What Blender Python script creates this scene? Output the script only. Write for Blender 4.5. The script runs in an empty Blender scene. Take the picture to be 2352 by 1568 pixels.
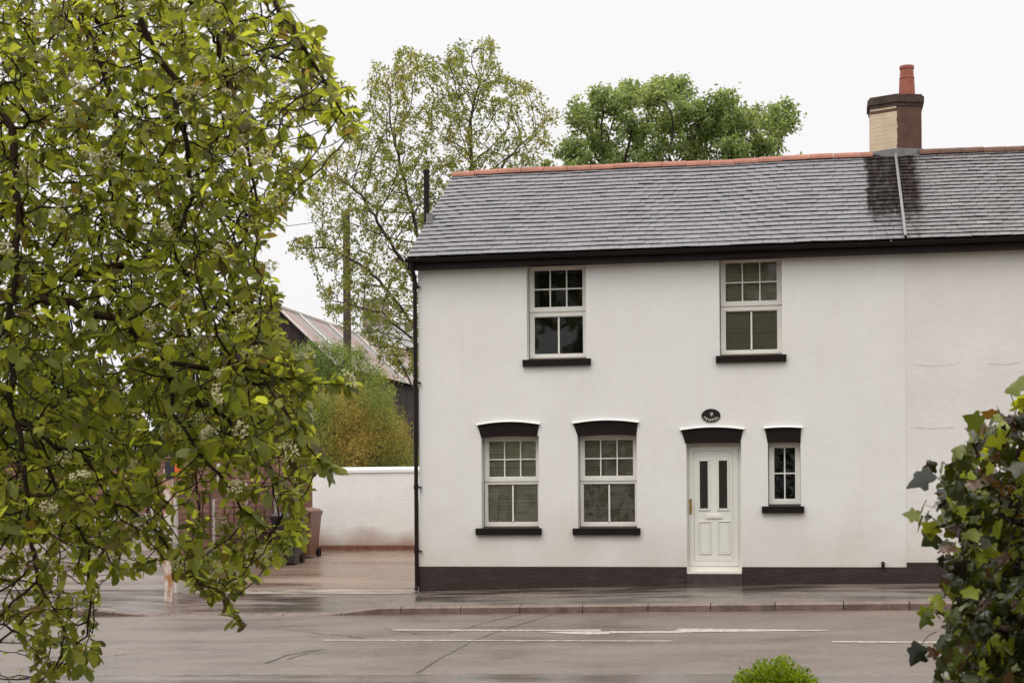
import bpy, math, random
import numpy as np
from mathutils import Vector, Matrix
random.seed(7); RNG = np.random.default_rng(11)
SC = bpy.context.scene
COL = SC.collection

# ------------------------------------------------------------------ camera
YAW = math.radians(11.03); ROLL = math.radians(.39); FPX = 3700.; PX, PY = 1176., 1141.
CAM = Vector((0, -27, 1.65))
cd = bpy.data.cameras.new('camera'); cam = bpy.data.objects.new('camera', cd); COL.objects.link(cam)
cd.sensor_width = 36; cd.sensor_fit = 'HORIZONTAL'; cd.lens = 36 * FPX / 2352
cd.shift_y = (PY - 784) / 2352; cd.clip_end = 600; cd.clip_start = .1
cam.matrix_world = Matrix.Translation(CAM) @ Matrix.Rotation(YAW, 4, 'Z') @ Matrix.Rotation(math.pi/2, 4, 'X') @ Matrix.Rotation(-ROLL, 4, 'Z')
cd.dof.use_dof = True; cd.dof.focus_distance = 26; cd.dof.aperture_fstop = 12
SC.camera = cam

# ------------------------------------------------------------------ sky and sun
W = bpy.data.worlds.new('World'); SC.world = W; W.use_nodes = True
nt = W.node_tree; nt.nodes.clear(); L = nt.links.new
SUN_EL, SUN_AZ = math.radians(58), math.radians(200)
sky = nt.nodes.new('ShaderNodeTexSky'); sky.sky_type = 'NISHITA'; sky.sun_disc = False
sky.sun_elevation = SUN_EL; sky.sun_rotation = SUN_AZ; sky.dust_density = 5
hsv = nt.nodes.new('ShaderNodeHueSaturation'); hsv.inputs['Saturation'].default_value = .15; L(sky.outputs[0], hsv.inputs['Color'])
tc = nt.nodes.new('ShaderNodeTexCoord'); sep = nt.nodes.new('ShaderNodeSeparateXYZ'); L(tc.outputs['Generated'], sep.inputs[0])
ramp = nt.nodes.new('ShaderNodeValToRGB'); L(sep.outputs['Z'], ramp.inputs[0])
ramp.color_ramp.elements[0].position = .30; ramp.color_ramp.elements[0].color = (.945, .93, .935, 1)
ramp.color_ramp.elements[1].position = .85; ramp.color_ramp.elements[1].color = (2.2, 2.13, 2.04, 1)
cn = nt.nodes.new('ShaderNodeTexNoise'); cn.inputs['Scale'].default_value = 1.6; L(tc.outputs['Generated'], cn.inputs['Vector'])
cr = nt.nodes.new('ShaderNodeMapRange'); cr.inputs['To Min'].default_value = 9.7; cr.inputs['To Max'].default_value = 10.3; L(cn.outputs[0], cr.inputs['Value'])
vm = nt.nodes.new('ShaderNodeVectorMath'); vm.operation = 'SCALE'; L(ramp.outputs[0], vm.inputs[0]); L(cr.outputs[0], vm.inputs['Scale'])
mx = nt.nodes.new('ShaderNodeMix'); mx.data_type = 'RGBA'; mx.inputs['Factor'].default_value = .93
L(hsv.outputs[0], mx.inputs[6]); L(vm.outputs[0], mx.inputs[7])
bg = nt.nodes.new('ShaderNodeBackground'); bg.inputs['Strength'].default_value = .1; L(mx.outputs[2], bg.inputs['Color'])
wo = nt.nodes.new('ShaderNodeOutputWorld'); L(bg.outputs[0], wo.inputs[0])
sl = bpy.data.lights.new('sun', 'SUN'); sl.energy = .8; sl.angle = math.radians(25); sl.color = (1, .96, .9)
so = bpy.data.objects.new('sun', sl); COL.objects.link(so)
so.rotation_euler = (math.radians(90) - SUN_EL, 0, math.radians(-20))
SC.view_settings.view_transform = 'Standard'; SC.view_settings.look = 'None'
SC.view_settings.exposure = .08; SC.view_settings.gamma = 1
SC.render.engine = 'CYCLES'
SC.cycles.max_bounces = 7; SC.cycles.transparent_max_bounces = 10; SC.cycles.diffuse_bounces = 3
SC.cycles.glossy_bounces = 3; SC.cycles.caustics_reflective = False; SC.cycles.caustics_refractive = False

# ------------------------------------------------------------------ helpers
def ray(px, py):
    dx, dy = px - PX, PY - py
    x = dx * math.cos(ROLL) + dy * math.sin(ROLL); y = -dx * math.sin(ROLL) + dy * math.cos(ROLL)
    return Vector((-math.sin(YAW) * FPX + math.cos(YAW) * x, math.cos(YAW) * FPX + math.sin(YAW) * x, y))
def at_y(px, py, Y):
    d = ray(px, py); return CAM + d * ((Y - CAM.y) / d.y)
def at_d(px, py, D):
    return CAM + ray(px, py) * (D / FPX)
def root_loc(p):
    v = Vector((0, 0, 0))
    while p is not None: v += p.location; p = p.parent
    return v
def props(o, label=None, cat=None, group=None, kind=None):
    for k, v in (('label', label), ('category', cat), ('group', group), ('kind', kind)):
        if v: o[k] = v
    return o
def thing(name, label, cat, loc=(0, 0, 0), group=None):
    o = bpy.data.objects.new(name, None); COL.objects.link(o); o.location = loc; o.empty_display_size = .2
    return props(o, label, cat, group)

class MB:
    def __init__(s): s.v = []; s.f = []; s.c = []; s.m = []; s.col = (1, 1, 1); s.mi = 0
    def add(s, vs, fs, c=None):
        b = len(s.v); s.v.extend([tuple(v) for v in vs])
        for f in fs: s.f.append([b + i for i in f]); s.c.append(c or s.col); s.m.append(s.mi)
        return s
    def quad(s, *p, c=None): return s.add(p, [list(range(len(p)))], c)
    def box(s, x0, x1, y0, y1, z0, z1, c=None):
        vs = [(x, y, z) for z in (z0, z1) for y in (y0, y1) for x in (x0, x1)]
        return s.add(vs, [(0, 2, 3, 1), (4, 5, 7, 6), (0, 1, 5, 4), (2, 6, 7, 3), (0, 4, 6, 2), (1, 3, 7, 5)], c)
    def obox(s, o, ax, ay, az, c=None):
        o, ax, ay, az = map(Vector, (o, ax, ay, az))
        vs = [o + ax*i + ay*j + az*k for k in (0, 1) for j in (0, 1) for i in (0, 1)]
        return s.add(vs, [(0, 2, 3, 1), (4, 5, 7, 6), (0, 1, 5, 4), (2, 6, 7, 3), (0, 4, 6, 2), (1, 3, 7, 5)], c)
    def prism(s, poly, y0, y1, c=None):          # poly in (x,z), extruded along y
        n = len(poly); vs = [(x, y0, z) for x, z in poly] + [(x, y1, z) for x, z in poly]
        fs = [list(range(n)), list(range(2*n-1, n-1, -1))] + [[i, i+n, (i+1) % n + n, (i+1) % n] for i in range(n)]
        return s.add(vs, fs, c)
    def zprism(s, poly, z0, z1, c=None):
        n = len(poly); vs = [(x, y, z0) for x, y in poly] + [(x, y, z1) for x, y in poly]
        fs = [list(range(n-1, -1, -1)), list(range(n, 2*n))] + [[i, (i+1) % n, (i+1) % n + n, i+n] for i in range(n)]
        return s.add(vs, fs, c)
    def xprism(s, poly, x0, x1, c=None):         # poly in (y,z)
        n = len(poly); vs = [(x0, y, z) for y, z in poly] + [(x1, y, z) for y, z in poly]
        fs = [list(range(n)), list(range(2*n-1, n-1, -1))] + [[i, i+n, (i+1) % n + n, (i+1) % n] for i in range(n)]
        return s.add(vs, fs, c)
    def tube(s, pts, rad, n=6, c=None, cap=True):
        pts = [Vector(p) for p in pts]; rings = []; b = len(s.v)
        if not hasattr(rad, '__len__'): rad = [rad] * len(pts)
        u = None
        for i, p in enumerate(pts):
            t = (pts[min(i+1, len(pts)-1)] - pts[max(i-1, 0)]); t = t.normalized() if t.length > 1e-9 else Vector((0, 0, 1))
            if u is None: u = t.orthogonal().normalized()
            else:
                u = u - t * u.dot(t); u = u.normalized() if u.length > 1e-6 else t.orthogonal().normalized()
            w = t.cross(u)
            for k in range(n):
                a = 2*math.pi*k/n; s.v.append(tuple(p + (u*math.cos(a) + w*math.sin(a)) * rad[i]))
        for i in range(len(pts)-1):
            for k in range(n):
                s.f.append([b+i*n+k, b+i*n+(k+1) % n, b+(i+1)*n+(k+1) % n, b+(i+1)*n+k]); s.c.append(c or s.col); s.m.append(s.mi)
        if cap:
            for q, o in ((b, -1), (b + (len(pts)-1)*n, 1)):
                s.f.append([q + k for k in (range(n) if o == 1 else range(n-1, -1, -1))]); s.c.append(c or s.col); s.m.append(s.mi)
        return s
    def lathe(s, cx, cy, prof, n=20, c=None):
        b = len(s.v)
        for r, z in prof:
            for k in range(n): a = 2*math.pi*k/n; s.v.append((cx + r*math.cos(a), cy + r*math.sin(a), z))
        for i in range(len(prof)-1):
            for k in range(n): s.f.append([b+i*n+k, b+i*n+(k+1) % n, b+(i+1)*n+(k+1) % n, b+(i+1)*n+k]); s.c.append(c or s.col); s.m.append(s.mi)
        return s
    def build(s, name, mats, parent=None, smooth=False, **kw):
        o = mesh_obj(name, np.array(s.v, dtype=np.float32), s.f, np.array(s.c, dtype=np.float32), mats, parent, smooth)
        if not isinstance(mats, (list, tuple)): mats = [mats]
        if len(mats) > 1: o.data.polygons.foreach_set('material_index', s.m)
        return props(o, **kw)

def mesh_obj(name, V, F, C, mats, parent=None, smooth=False):
    me = bpy.data.meshes.new(name); V = np.asarray(V, dtype=np.float32) - np.array(root_loc(parent), dtype=np.float32)
    if isinstance(F, np.ndarray):      # uniform faces
        k = F.shape[1]; nf = len(F)
        me.vertices.add(len(V)); me.vertices.foreach_set('co', V.ravel()); me.loops.add(nf*k); me.loops.foreach_set('vertex_index', F.ravel().astype(np.int32))
        me.polygons.add(nf); me.polygons.foreach_set('loop_start', np.arange(0, nf*k, k, dtype=np.int32)); me.update(calc_edges=True); cnt = np.full(nf, k)
    else:
        me.from_pydata(V.tolist(), [], F); cnt = np.array([len(f) for f in F])
    if C is not None:
        at = me.color_attributes.new('Col', 'FLOAT_COLOR', 'CORNER')
        cc = np.ones((int(cnt.sum()), 4), dtype=np.float32); cc[:, :3] = np.repeat(C, cnt, axis=0); at.data.foreach_set('color', cc.ravel())
    if smooth: me.polygons.foreach_set('use_smooth', [True]*len(me.polygons))
    for m in (mats if isinstance(mats, (list, tuple)) else [mats]): me.materials.append(m)
    o = bpy.data.objects.new(name, me); COL.objects.link(o)
    if parent is not None: o.parent = parent
    return o

def mat(name, col, rough=.7, noise=0, nscale=3., bump=0, bscale=40., attr=False, spec=.5, metal=0, rmin=None, stretch=(1, 1, 1), col2=None, lo=.35, hi=.65, extra=None, coat=0, bdist=.02):
    m = bpy.data.materials.new(name); m.use_nodes = True; t = m.node_tree; P = t.nodes['Principled BSDF']; L = t.links.new
    P.inputs['Roughness'].default_value = rough; P.inputs['Metallic'].default_value = metal; P.inputs['Specular IOR Level'].default_value = spec
    P.inputs['Coat Weight'].default_value = coat
    g = t.nodes.new('ShaderNodeNewGeometry'); mp = t.nodes.new('ShaderNodeMapping'); L(g.outputs['Position'], mp.inputs[0]); mp.inputs['Scale'].default_value = stretch
    rgb = t.nodes.new('ShaderNodeRGB'); rgb.outputs[0].default_value = (*col, 1); out = rgb.outputs[0]
    if attr:
        a = t.nodes.new('ShaderNodeAttribute'); a.attribute_name = 'Col'
        k = t.nodes.new('ShaderNodeMix'); k.data_type = 'RGBA'; k.blend_type = 'MULTIPLY'; k.inputs[0].default_value = 1; L(out, k.inputs[6]); L(a.outputs[0], k.inputs[7]); out = k.outputs[2]
    if noise or col2:
        n = t.nodes.new('ShaderNodeTexNoise'); n.inputs['Scale'].default_value = nscale; n.inputs['Detail'].default_value = 8; n.inputs['Roughness'].default_value = .6; L(mp.outputs[0], n.inputs['Vector'])
        r = t.nodes.new('ShaderNodeMapRange'); r.inputs['From Min'].default_value = lo; r.inputs['From Max'].default_value = hi; L(n.outputs[0], r.inputs['Value'])
        k = t.nodes.new('ShaderNodeMix'); k.data_type = 'RGBA'; L(r.outputs[0], k.inputs[0])
        if col2: L(out, k.inputs[6]); k.inputs[7].default_value = (*col2, 1)
        else:
            k.blend_type = 'MULTIPLY'; k.inputs[7].default_value = (1-noise, 1-noise*1.03, 1-noise*1.08, 1); L(out, k.inputs[6])
        out = k.outputs[2]
        if rmin is not None:
            q = t.nodes.new('ShaderNodeMapRange'); q.inputs['From Min'].default_value = lo; q.inputs['From Max'].default_value = hi; q.inputs['To Min'].default_value = rmin; q.inputs['To Max'].default_value = rough
            L(n.outputs[0], q.inputs['Value']); L(q.outputs[0], P.inputs['Roughness'])
    if extra: out = extra(t, g, out, P)
    L(out, P.inputs['Base Color'])
    if bump:
        n = t.nodes.new('ShaderNodeTexNoise'); n.inputs['Scale'].default_value = bscale; n.inputs['Detail'].default_value = 5; L(mp.outputs[0], n.inputs['Vector'])
        b = t.nodes.new('ShaderNodeBump'); b.inputs['Strength'].default_value = bump; b.inputs['Distance'].default_value = bdist; L(n.outputs[0], b.inputs['Height'])
        if P.inputs['Normal'].is_linked: L(P.inputs['Normal'].links[0].from_socket, b.inputs['Normal'])
        L(b.outputs[0], P.inputs['Normal'])
    return m

def brickwork(axis='X', w=.225, h=.075, bump=.25, c1=None, c2=None, mortar=None):
    def fn(t, g, out, P):
        L = t.links.new; sp = t.nodes.new('ShaderNodeSeparateXYZ'); L(g.outputs['Position'], sp.inputs[0]); cb = t.nodes.new('ShaderNodeCombineXYZ')
        L(sp.outputs[axis], cb.inputs[0]); L(sp.outputs['Z'], cb.inputs[1])
        nz = t.nodes.new('ShaderNodeTexNoise'); nz.inputs['Scale'].default_value = 6; L(g.outputs['Position'], nz.inputs['Vector'])
        ad = t.nodes.new('ShaderNodeMix'); ad.data_type = 'VECTOR'; ad.inputs[0].default_value = .015; L(cb.outputs[0], ad.inputs[4]); L(nz.outputs['Color'], ad.inputs[5])
        b = t.nodes.new('ShaderNodeTexBrick'); b.inputs['Scale'].default_value = 1; b.inputs['Brick Width'].default_value = w; b.inputs['Row Height'].default_value = h; b.inputs['Mortar Size'].default_value = .008; b.inputs['Mortar Smooth'].default_value = .6
        L(ad.outputs[1], b.inputs['Vector'])
        bp = t.nodes.new('ShaderNodeBump'); bp.inputs['Strength'].default_value = bump; bp.inputs['Distance'].default_value = .012; bp.invert = True; L(b.outputs['Fac'], bp.inputs['Height']); L(bp.outputs[0], P.inputs['Normal'])
        if c1:
            b.inputs['Color1'].default_value = (*c1, 1); b.inputs['Color2'].default_value = (*c2, 1); b.inputs['Mortar'].default_value = (*mortar, 1)
            return b.outputs['Color']
        return out
    return fn

def stained(zlo, zhi, tint, brick=None):
    # rising damp and splash dirt with its own ragged outline on the bottom courses
    def fn(t, g, out, P):
        L = t.links.new
        if brick: out = brick(t, g, out, P)
        sp = t.nodes.new('ShaderNodeSeparateXYZ'); L(g.outputs['Position'], sp.inputs[0])
        n = t.nodes.new('ShaderNodeTexNoise'); n.inputs['Scale'].default_value = 1.3; n.inputs['Detail'].default_value = 7; L(g.outputs['Position'], n.inputs['Vector'])
        ma = t.nodes.new('ShaderNodeMath'); ma.operation = 'MULTIPLY_ADD'; ma.inputs[1].default_value = -1.6*(zhi-zlo); L(n.outputs[0], ma.inputs[0]); L(sp.outputs['Z'], ma.inputs[2])
        r = t.nodes.new('ShaderNodeMapRange'); r.inputs['From Min'].default_value = zlo - .8*(zhi-zlo); r.inputs['From Max'].default_value = zhi - .8*(zhi-zlo); r.inputs['To Min'].default_value = 1; r.inputs['To Max'].default_value = 0; L(ma.outputs[0], r.inputs['Value'])
        k = t.nodes.new('ShaderNodeMix'); k.data_type = 'RGBA'; k.blend_type = 'MULTIPLY'; k.inputs[7].default_value = (*tint, 1); L(r.outputs[0], k.inputs[0]); L(out, k.inputs[6]); out = k.outputs[2]
        mp = t.nodes.new('ShaderNodeMapping'); mp.inputs['Scale'].default_value = (5, 5, .45); L(g.outputs['Position'], mp.inputs[0])      # rain washed streaks and blotches
        for vec, sc, amt in ((mp.outputs[0], 1.2, .018), (g.outputs['Position'], .55, .03), (g.outputs['Position'], 11, .02)):
            n = t.nodes.new('ShaderNodeTexNoise'); n.inputs['Scale'].default_value = sc; n.inputs['Detail'].default_value = 6; L(vec, n.inputs['Vector'])
            r = t.nodes.new('ShaderNodeMapRange'); r.inputs['From Min'].default_value = .48; r.inputs['From Max'].default_value = .72; L(n.outputs[0], r.inputs['Value'])
            k = t.nodes.new('ShaderNodeMix'); k.data_type = 'RGBA'; k.blend_type = 'MULTIPLY'; k.inputs[7].default_value = (1-amt, 1-amt*1.2, 1-amt*1.5, 1); L(r.outputs[0], k.inputs[0]); L(out, k.inputs[6]); out = k.outputs[2]
        return out
    return fn

def leafmat(name, trans=.45, rough=.45, spec=.4, tcol=(1.9, 2.1, .7)):
    m = bpy.data.materials.new(name); m.use_nodes = True; t = m.node_tree; t.nodes.clear(); L = t.links.new
    a = t.nodes.new('ShaderNodeAttribute'); a.attribute_name = 'Col'
    P = t.nodes.new('ShaderNodeBsdfPrincipled'); P.inputs['Roughness'].default_value = rough; P.inputs['Specular IOR Level'].default_value = spec; L(a.outputs[0], P.inputs['Base Color'])
    v = t.nodes.new('ShaderNodeVectorMath'); v.operation = 'MULTIPLY'; v.inputs[1].default_value = tcol; L(a.outputs[0], v.inputs[0])
    T = t.nodes.new('ShaderNodeBsdfTranslucent'); L(v.outputs[0], T.inputs[0])
    x = t.nodes.new('ShaderNodeMixShader'); x.inputs[0].default_value = trans; L(P.outputs[0], x.inputs[1]); L(T.outputs[0], x.inputs[2])
    o = t.nodes.new('ShaderNodeOutputMaterial'); L(x.outputs[0], o.inputs[0]); return m

M = {}
M['render_white'] = mat('white_painted_render', (.775, .765, .75), .75, noise=.05, nscale=.9, bump=.25, bscale=5, extra=stained(.3, 1.5, (.86, .81, .765), brickwork(bump=.045)))
M['render_pink'] = mat('old_white_render', (.765, .745, .72), .8, noise=.08, nscale=.8, bump=.3, bscale=7, extra=stained(.3, 1.7, (.88, .84, .80), brickwork(bump=.06)))
M['wall_white'] = mat('white_painted_brick', (.88, .885, .87), .6, noise=.07, nscale=2, bump=.2, bscale=14, extra=stained(.6, 1.0, (.50, .36, .29), brickwork(bump=.22)))
M['red_brick'] = mat('red_brick', (.2, .08, .05), .8, extra=brickwork(w=.075, h=.12, bump=.5, c1=(.17, .065, .04), c2=(.24, .10, .06), mortar=(.12, .09, .07)), bump=.3, bscale=60)
M['plinth'] = mat('black_painted_plinth', (.034, .022, .019), .6, spec=.3, col2=(.06, .045, .042), nscale=2.2, lo=.5, hi=.8, bump=.4, bscale=9, stretch=(1, 1, 3))
M['black'] = mat('black_gloss_paint', (.012, .0065, .005), .55, noise=.3, nscale=6, bump=.15, bscale=18, spec=.18)
M['cast'] = mat('black_plastic', (.012, .007, .006), .5, spec=.2)
M['upvc'] = mat('white_plastic_frame', (.78, .76, .71), .35, noise=.05, nscale=5)
M['door'] = mat('cream_white_door', (.76, .75, .69), .35, noise=.04, nscale=3)
M['gap'] = mat('dark_strip', (.05, .04, .035), .8)
M['brass'] = mat('brass', (.62, .42, .14), .3, metal=1)
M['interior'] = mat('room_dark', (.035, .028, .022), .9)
M['blind_light'] = mat('olive_cream_blind', (.80, .77, .58), .6, attr=True)
M['blind_dark'] = mat('olive_brown_blind', (.48, .43, .31), .6, attr=True)
M['curtain'] = mat('net_curtain', (.16, .15, .13), .9)
def mossy(t, g, out, P):      # moss and soot washed off the chimney: matt, running down over the slates with ragged edges
    L = t.links.new
    def math_(op, x, y=None, z=None):
        m = t.nodes.new('ShaderNodeMath'); m.operation = op
        for i, v in enumerate((x, y, z)):
            if v is None: continue
            if isinstance(v, (int, float)): m.inputs[i].default_value = v
            else: L(v, m.inputs[i])
        return m.outputs[0]
    def rng(v, a, b):
        r = t.nodes.new('ShaderNodeMapRange'); r.interpolation_type = 'SMOOTHSTEP'; r.inputs['From Min'].default_value = a; r.inputs['From Max'].default_value = b; L(v, r.inputs['Value']); return r.outputs[0]
    sp = t.nodes.new('ShaderNodeSeparateXYZ'); L(g.outputs['Position'], sp.inputs[0])
    mp = t.nodes.new('ShaderNodeMapping'); mp.inputs['Scale'].default_value = (7, 1.2, 1.2); L(g.outputs['Position'], mp.inputs[0])
    n1 = t.nodes.new('ShaderNodeTexNoise'); n1.inputs['Scale'].default_value = 1.6; n1.inputs['Detail'].default_value = 6; L(mp.outputs[0], n1.inputs['Vector'])
    n2 = t.nodes.new('ShaderNodeTexNoise'); n2.inputs['Scale'].default_value = 5; n2.inputs['Detail'].default_value = 7; L(g.outputs['Position'], n2.inputs['Vector'])
    xw = math_('MULTIPLY_ADD', n2.outputs[0], .22, sp.outputs['X'])
    mx_ = math_('MULTIPLY', rng(xw, .72+.11-.03, .72+.11+.05), math_('SUBTRACT', 1, rng(xw, 1.62+.11-.10, 1.62+.11+.10)))
    zw = math_('MULTIPLY_ADD', n1.outputs[0], -1.1, sp.outputs['Z'])
    mz = math_('MULTIPLY_ADD', rng(zw, 6.10-.62, 6.60-.62), .82, math_('MULTIPLY', rng(n1.outputs[0], .42, .6), .30))
    fac = math_('MINIMUM', math_('MULTIPLY', mx_, mz), .93)
    k = t.nodes.new('ShaderNodeMix'); k.data_type = 'RGBA'; k.inputs[7].default_value = (.020, .013, .010, 1); L(fac, k.inputs[0]); L(out, k.inputs[6])
    L(math_('MULTIPLY_ADD', fac, -.6, .6), P.inputs['Specular IOR Level']); L(math_('MULTIPLY_ADD', fac, .4, .5), P.inputs['Roughness']); return k.outputs[2]
M['slate'] = mat('wet_slate', (.175, .172, .183), .5, attr=True, noise=.12, nscale=5, bump=.12, bscale=30, spec=.6, bdist=.006, extra=mossy)
M['underslate'] = mat('roof_underlay', (.012, .012, .013), .9)
M['ridge'] = mat('terracotta_ridge', (.42, .175, .12), .7, noise=.3, nscale=4, bump=.3, bscale=30)
M['ridge_old'] = mat('weathered_ridge', (.17, .085, .06), .8, noise=.4, nscale=5, bump=.5, bscale=30)
M['terra'] = mat('terracotta_pot', (.34, .095, .06), .6, noise=.3, nscale=6)
M['lead'] = mat('lead_flashing', (.22, .22, .22), .5, noise=.3, nscale=8)
M['cream'] = mat('cream_painted_brick', (.66, .54, .38), .8, noise=.18, nscale=4, extra=brickwork(bump=.4), bump=.2, bscale=30)
M['brownrender'] = mat('brown_chimney_render', (.13, .065, .045), .85, noise=.35, nscale=3, bump=.3, bscale=20)
M['cap'] = mat('weathered_chimney_cap', (.085, .055, .045), .9, noise=.5, nscale=9, bump=.8, bscale=14)
M['concrete_step'] = mat('painted_step', (.07, .045, .042), .5, noise=.5, nscale=7, bump=.4, bscale=40)

def glassmat():
    m = bpy.data.materials.new('window_glass'); m.use_nodes = True; t = m.node_tree; t.nodes.clear(); L = t.links.new
    f = t.nodes.new('ShaderNodeFresnel'); f.inputs[0].default_value = 1.55
    ad = t.nodes.new('ShaderNodeMath'); ad.operation = 'MULTIPLY_ADD'; ad.inputs[1].default_value = 1.0; ad.inputs[2].default_value = .0; L(f.outputs[0], ad.inputs[0])
    T = t.nodes.new('ShaderNodeBsdfTransparent'); T.inputs[0].default_value = (.97, .98, .95, 1); G = t.nodes.new('ShaderNodeBsdfGlossy'); G.inputs['Roughness'].default_value = .02
    n = t.nodes.new('ShaderNodeTexNoise'); n.inputs['Scale'].default_value = 1.3; b = t.nodes.new('ShaderNodeBump'); b.inputs['Strength'].default_value = .08; b.inputs['Distance'].default_value = .05
    g = t.nodes.new('ShaderNodeNewGeometry'); L(g.outputs['Position'], n.inputs['Vector']); L(n.outputs[0], b.inputs['Height']); L(b.outputs[0], G.inputs['Normal'])
    x = t.nodes.new('ShaderNodeMixShader'); L(ad.outputs[0], x.inputs[0]); L(T.outputs[0], x.inputs[1]); L(G.outputs[0], x.inputs[2])
    o = t.nodes.new('ShaderNodeOutputMaterial'); L(x.outputs[0], o.inputs[0]); return m
M['glass'] = glassmat()

# ------------------------------------------------------------------ ground heights
KX = [-60, -12.6, -8.2, -6.4, -3.1, 1.25, 8, 60]; KZ = [-.30, -.15, -.105, -.075, -.02, .045, .12, .3]
WX = [-60, -12, -6.9, -2.35, 1.28, 8, 60]; WZ = [.0, .02, .035, .165, .20, .27, .5]
def zroad(x): return float(np.interp(x, KX, KZ))
def drop(x):    # dropped kerb in front of the drive
    return float(np.interp(x, [-60, -11.1, -10.2, -7.2, -6.55, 60], [.11, .11, .025, .025, .11, .11]))
def zpave(x, y):
    k = zroad(x) + drop(x); return k + (float(np.interp(x, WX, WZ)) - k) * (y + 3.9) / 3.9
def zback(x, y):
    return float(np.interp(x, WX, WZ)) + .062 * min(y, 16) + .01 * max(0, y - 16)
def zground(x, y):
    if y > 0: return zback(x, y)
    if y > -3.9: return zpave(x, y)
    if y > -13.0: return zroad(x)
    return zroad(x) + .11
def on_road(px, py):
    d = ray(px, py); z = 0.
    for _ in range(6):
        t = (z - CAM.z) / d.z; p = CAM + d * t; z = zroad(p.x)
    return p
XS = sorted(set([-60, -45, -35, -28, -22, 60, 45, 35, 25, 18, 12] + [round(-18 + .5*i, 2) for i in range(56)] + [-11.1, -10.2, -7.2, -6.55, -6.9]))
def sheet(xs, ys, zf, dz):
    b = MB(); nx = len(xs)
    vs = [(x, y, zf(x, y) + dz) for y in ys for x in xs]
    fs = [(j*nx+i, j*nx+i+1, (j+1)*nx+i+1, (j+1)*nx+i) for j in range(len(ys)-1) for i in range(nx-1)]
    return b.add(vs, fs)

def wet(name, c1, c2, rlo, rhi, nscale, stretch, bump, bscale, lo=.4, hi=.6, speck=.25, bdist=.004):
    def ex(t, g, out, P):
        L = t.links.new
        n = t.nodes.new('ShaderNodeTexNoise'); n.inputs['Scale'].default_value = 26; n.inputs['Detail'].default_value = 8; n.inputs['Roughness'].default_value = .75; L(g.outputs['Position'], n.inputs['Vector'])
        r = t.nodes.new('ShaderNodeMapRange'); r.inputs['From Min'].default_value = .35; r.inputs['From Max'].default_value = .7; r.inputs['To Min'].default_value = 1-speck; r.inputs['To Max'].default_value = 1+speck; L(n.outputs[0], r.inputs['Value'])
        v = t.nodes.new('ShaderNodeVectorMath'); v.operation = 'SCALE'; L(out, v.inputs[0]); L(r.outputs[0], v.inputs['Scale']); return v.outputs[0]
    return mat(name, c1, rhi, col2=c2, nscale=nscale, stretch=stretch, bump=bump, bscale=bscale, rmin=rlo, lo=lo, hi=hi, extra=ex, bdist=bdist)
M['road'] = wet('wet_asphalt', (.10, .074, .058), (.165, .125, .10), .26, .5, .8, (.7, 1.1, 1), .8, 70, speck=.5, bdist=.006)
M['pave'] = wet('wet_pavement', (.055, .040, .034), (.15, .12, .10), .08, .38, 1.1, (.5, 1.5, 1), .5, 60)
M['drive'] = wet('wet_brown_concrete', (.19, .125, .09), (.29, .21, .165), .16, .4, .7, (.35, 1.6, 1), .5, 50)
M['apron'] = wet('exposed_aggregate', (.19, .15, .12), (.34, .28, .23), .2, .5, 2.2, (.5, 1, 1), .6, 60, speck=.4)
M['lot'] = wet('wet_brown_tarmac', (.11, .078, .062), (.19, .145, .12), .1, .4, .5, (.3, 1.5, 1), .5, 60)
M['soil'] = mat('bare_soil', (.07, .06, .035), .9, noise=.5, nscale=.6, bump=.5, bscale=5)
M['kerb'] = mat('granite_kerb', (.12, .082, .066), .38, col2=(.20, .14, .115), nscale=5, noise=.3, bump=.5, bscale=45, rmin=.2, attr=True)
M['paint'] = mat('white_road_paint', (.50, .46, .41), .5, col2=(.15, .125, .105), nscale=16, lo=.40, hi=.68)
M['yellow'] = mat('yellow_road_paint', (.55, .33, .10), .5, col2=(.2, .15, .09), nscale=12, lo=.4, hi=.7)
M['tar'] = mat('tar_seal', (.02, .016, .015), .3)

gy = [-60, -40, -25, -18, -15, -13.01, -12.99, -10, -7, -5, -3.91, -3.89, -2, 0, 2, 4, 6, 8, 10, 13, 16, 20, 26, 35, 50, 70, 100, 160, 260]
gx = [-260, -160, -100] + XS + [100, 160, 260]
sheet(gx, gy, zground, -.08).build('ground', M['soil'], smooth=True, kind='structure')
sheet(XS, [-12.95, -10, -8, -6, -4.5, -3.95], lambda x, y: zroad(x), 0).build('road', M['road'], smooth=True, kind='structure')
sheet(XS, [-3.72, -3, -2, -1, 0, .02], zpave, 0).build('pavement', M['pave'], smooth=True, kind='structure')
sheet(XS, [-16, -14.5, -13.1], lambda x, y: zroad(x) + .11, 0).build('near_pavement', M['pave'], kind='structure')
dxs = [-11.25, -10.2, -9, -8, -7.2, -6.9]
sheet(dxs, [-.62, -.3, 0, .35], lambda x, y: (zpave(x, y) if y <= 0 else zback(x, y)), .006).build('concrete_apron', M['apron'], kind='structure')
sheet(dxs, [.38, 2, 4, 6, 7.6], zback, .008).build('driveway', M['drive'], kind='structure')
sheet([x for x in XS if -60 <= x <= -11.0] + [-11.3], [.05, 2, 5, 9, 13, 16.8], zback, .004).build('side_yard', M['lot'], kind='structure')
b = MB()
x = -40.
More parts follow.
